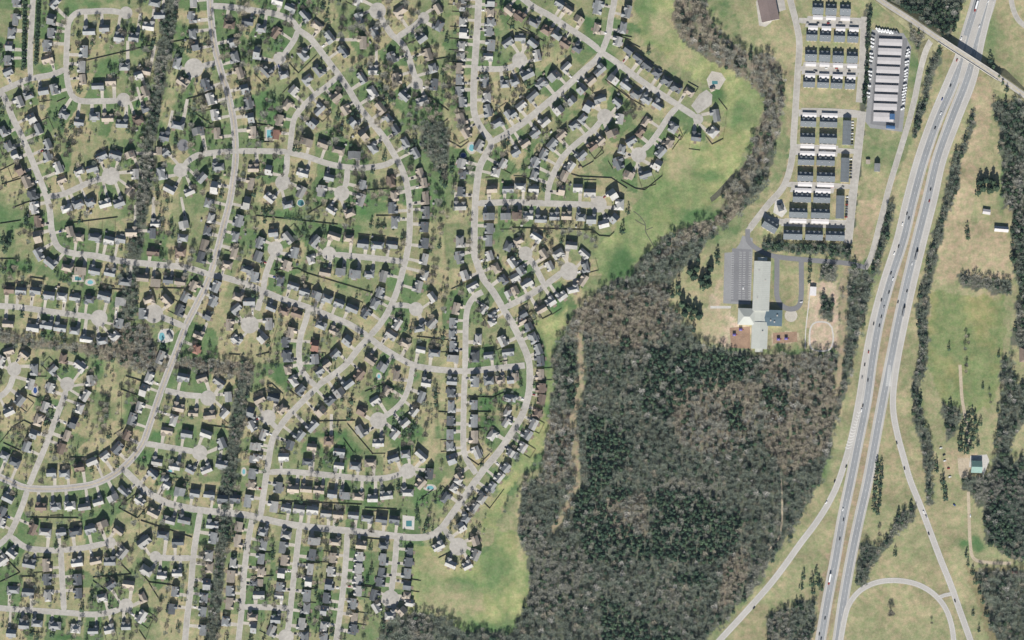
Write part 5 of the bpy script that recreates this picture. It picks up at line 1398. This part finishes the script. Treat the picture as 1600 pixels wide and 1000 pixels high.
# woods and tree belts, each one mass
browns = [pts(p) for p in BROWNS.split('|')]
pines = [pts(p) for p in PINES.split('|')]
WN = ['broad mixed woodland filling the ground between estate and highway', 'grey winter creekside woods curving round the northern meadow', 'long bare tree belt running south through the west estate', 'long bare tree belt between the southern estate streets', 'bare brown tree belt crossing the estate west to east', 'small bare wood beside the great diagonal street', 'long shaggy tree strip east of the highway', 'brown scrub strip between frontage road and highway', 'narrow tree strip beside the lower frontage road', 'tall dark hedge line beside the apartments and storage yard', 'dark tree screen south of the apartment rows', 'dark woods filling the top edge beside the highway', 'mixed woods along the upper east edge', 'mixed woods along the middle east edge', 'dark pine woods at the lower east edge', 'bare thicket inside the ramp triangle', 'bare thicket beside the lower highway', 'bare thicket beside the farm track', 'bare hedgerow across the dry east field', 'bare scrub at the southeast corner', 'scrub beside the overbridge approach', 'thin tree strip below the overbridge field', 'small trees beside the east field corner', 'trees round the green farmhouse', 'small tree clump beside the church shed', 'small tree clump north of the oval track']
total = 0
for n, line in enumerate(WOODS.strip().splitlines()):
    sh, sp, pp = line.split('|'); sh = float(sh) / 100; sp = float(sp); P_ = pts(pp)
    xs = [p[0] for p in P_]; ys = [p[1] for p in P_]
    wr = random.Random(300 + n); items = []
    y = max(min(ys), -25)
    row = 0
    while y < min(max(ys), 1025):
        x = max(min(xs), -25) + (row % 2) * sp / 2
        while x < min(max(xs), 1625):
            u, v = x + wr.uniform(-.42, .42) * sp, y + wr.uniform(-.42, .42) * sp
            x += sp
            pu = u + 13 * (float(vnoise(np.array([u]), np.array([v]), 9, 91)[0]) - .5) * (sp > 5.4); pv_ = v + 13 * (float(vnoise(np.array([u]), np.array([v]), 9, 92)[0]) - .5) * (sp > 5.4)
            if not at(wood, pu, pv_) or at(occ, u, v): continue
            if n in (1, 6) and wr.random() < .22: continue
            if not bool(inpoly(P_, np.array([pu]), np.array([pv_]))[0]): continue
            ev = any(bool(inpoly(q, np.array([u]), np.array([v]))[0]) for q in pines) if n == 0 else False
            nz = float(vnoise(np.array([u]), np.array([v]), 40, 77)[0])
            pe = sh * (0.3 + 1.4 * nz) if not ev else 0.82
            if wr.random() < pe: items.append((u, v, wr.uniform(2.8, 4.6), 'e', wr.choice((3, 3, 4))))
            else:
                nz2 = float(vnoise(np.array([u]), np.array([v]), 55, 78)[0])
                br_ = any(bool(inpoly(q, np.array([u]), np.array([v]))[0]) for q in browns)
                if br_: mi = 1 if nz2 > .45 else 0
                else: mi = 5 if nz2 < .68 else 0
                if wr.random() < .16: mi = wr.choice((0, 1, 2, 5))
                items.append((u, v, sp * wr.choice((.38, .5, .6, .7, .8, .95)) * wr.uniform(.9, 1.1), 'b', mi))
        y += sp * .87; row += 1
    if items:
        total += len(items)
        tag(link('woodland', scatter(items, BF, PF, 'woodland', SM)), WN[n], 'woods', kind='stuff')
print('houses', len(houses), 'trees', len(trees), 'wood trees', total, 'fences', len(fences))

# ---------------------------------------------------------------- the air between the aircraft and the ground
hb_ = MB(); hb_.box(-3100, -2800, -1.5, 3100, 2800, CAM_H + 15)
air = bpy.data.materials.new('thin_air'); air.use_nodes = True
nt = air.node_tree
for nd_ in list(nt.nodes):
    if nd_.type == 'BSDF_PRINCIPLED': nt.nodes.remove(nd_)
pv = nt.nodes.new('ShaderNodeVolumePrincipled'); pv.inputs['Density'].default_value = 0.5e-5; pv.inputs['Color'].default_value = (0.55, 0.78, 1.0, 1)
nt.links.new(pv.outputs[0], [q for q in nt.nodes if q.type == 'OUTPUT_MATERIAL'][0].inputs['Volume'])
tag(hb_.build('haze', air), 'thin blue air over the whole place', 'haze', kind='stuff')
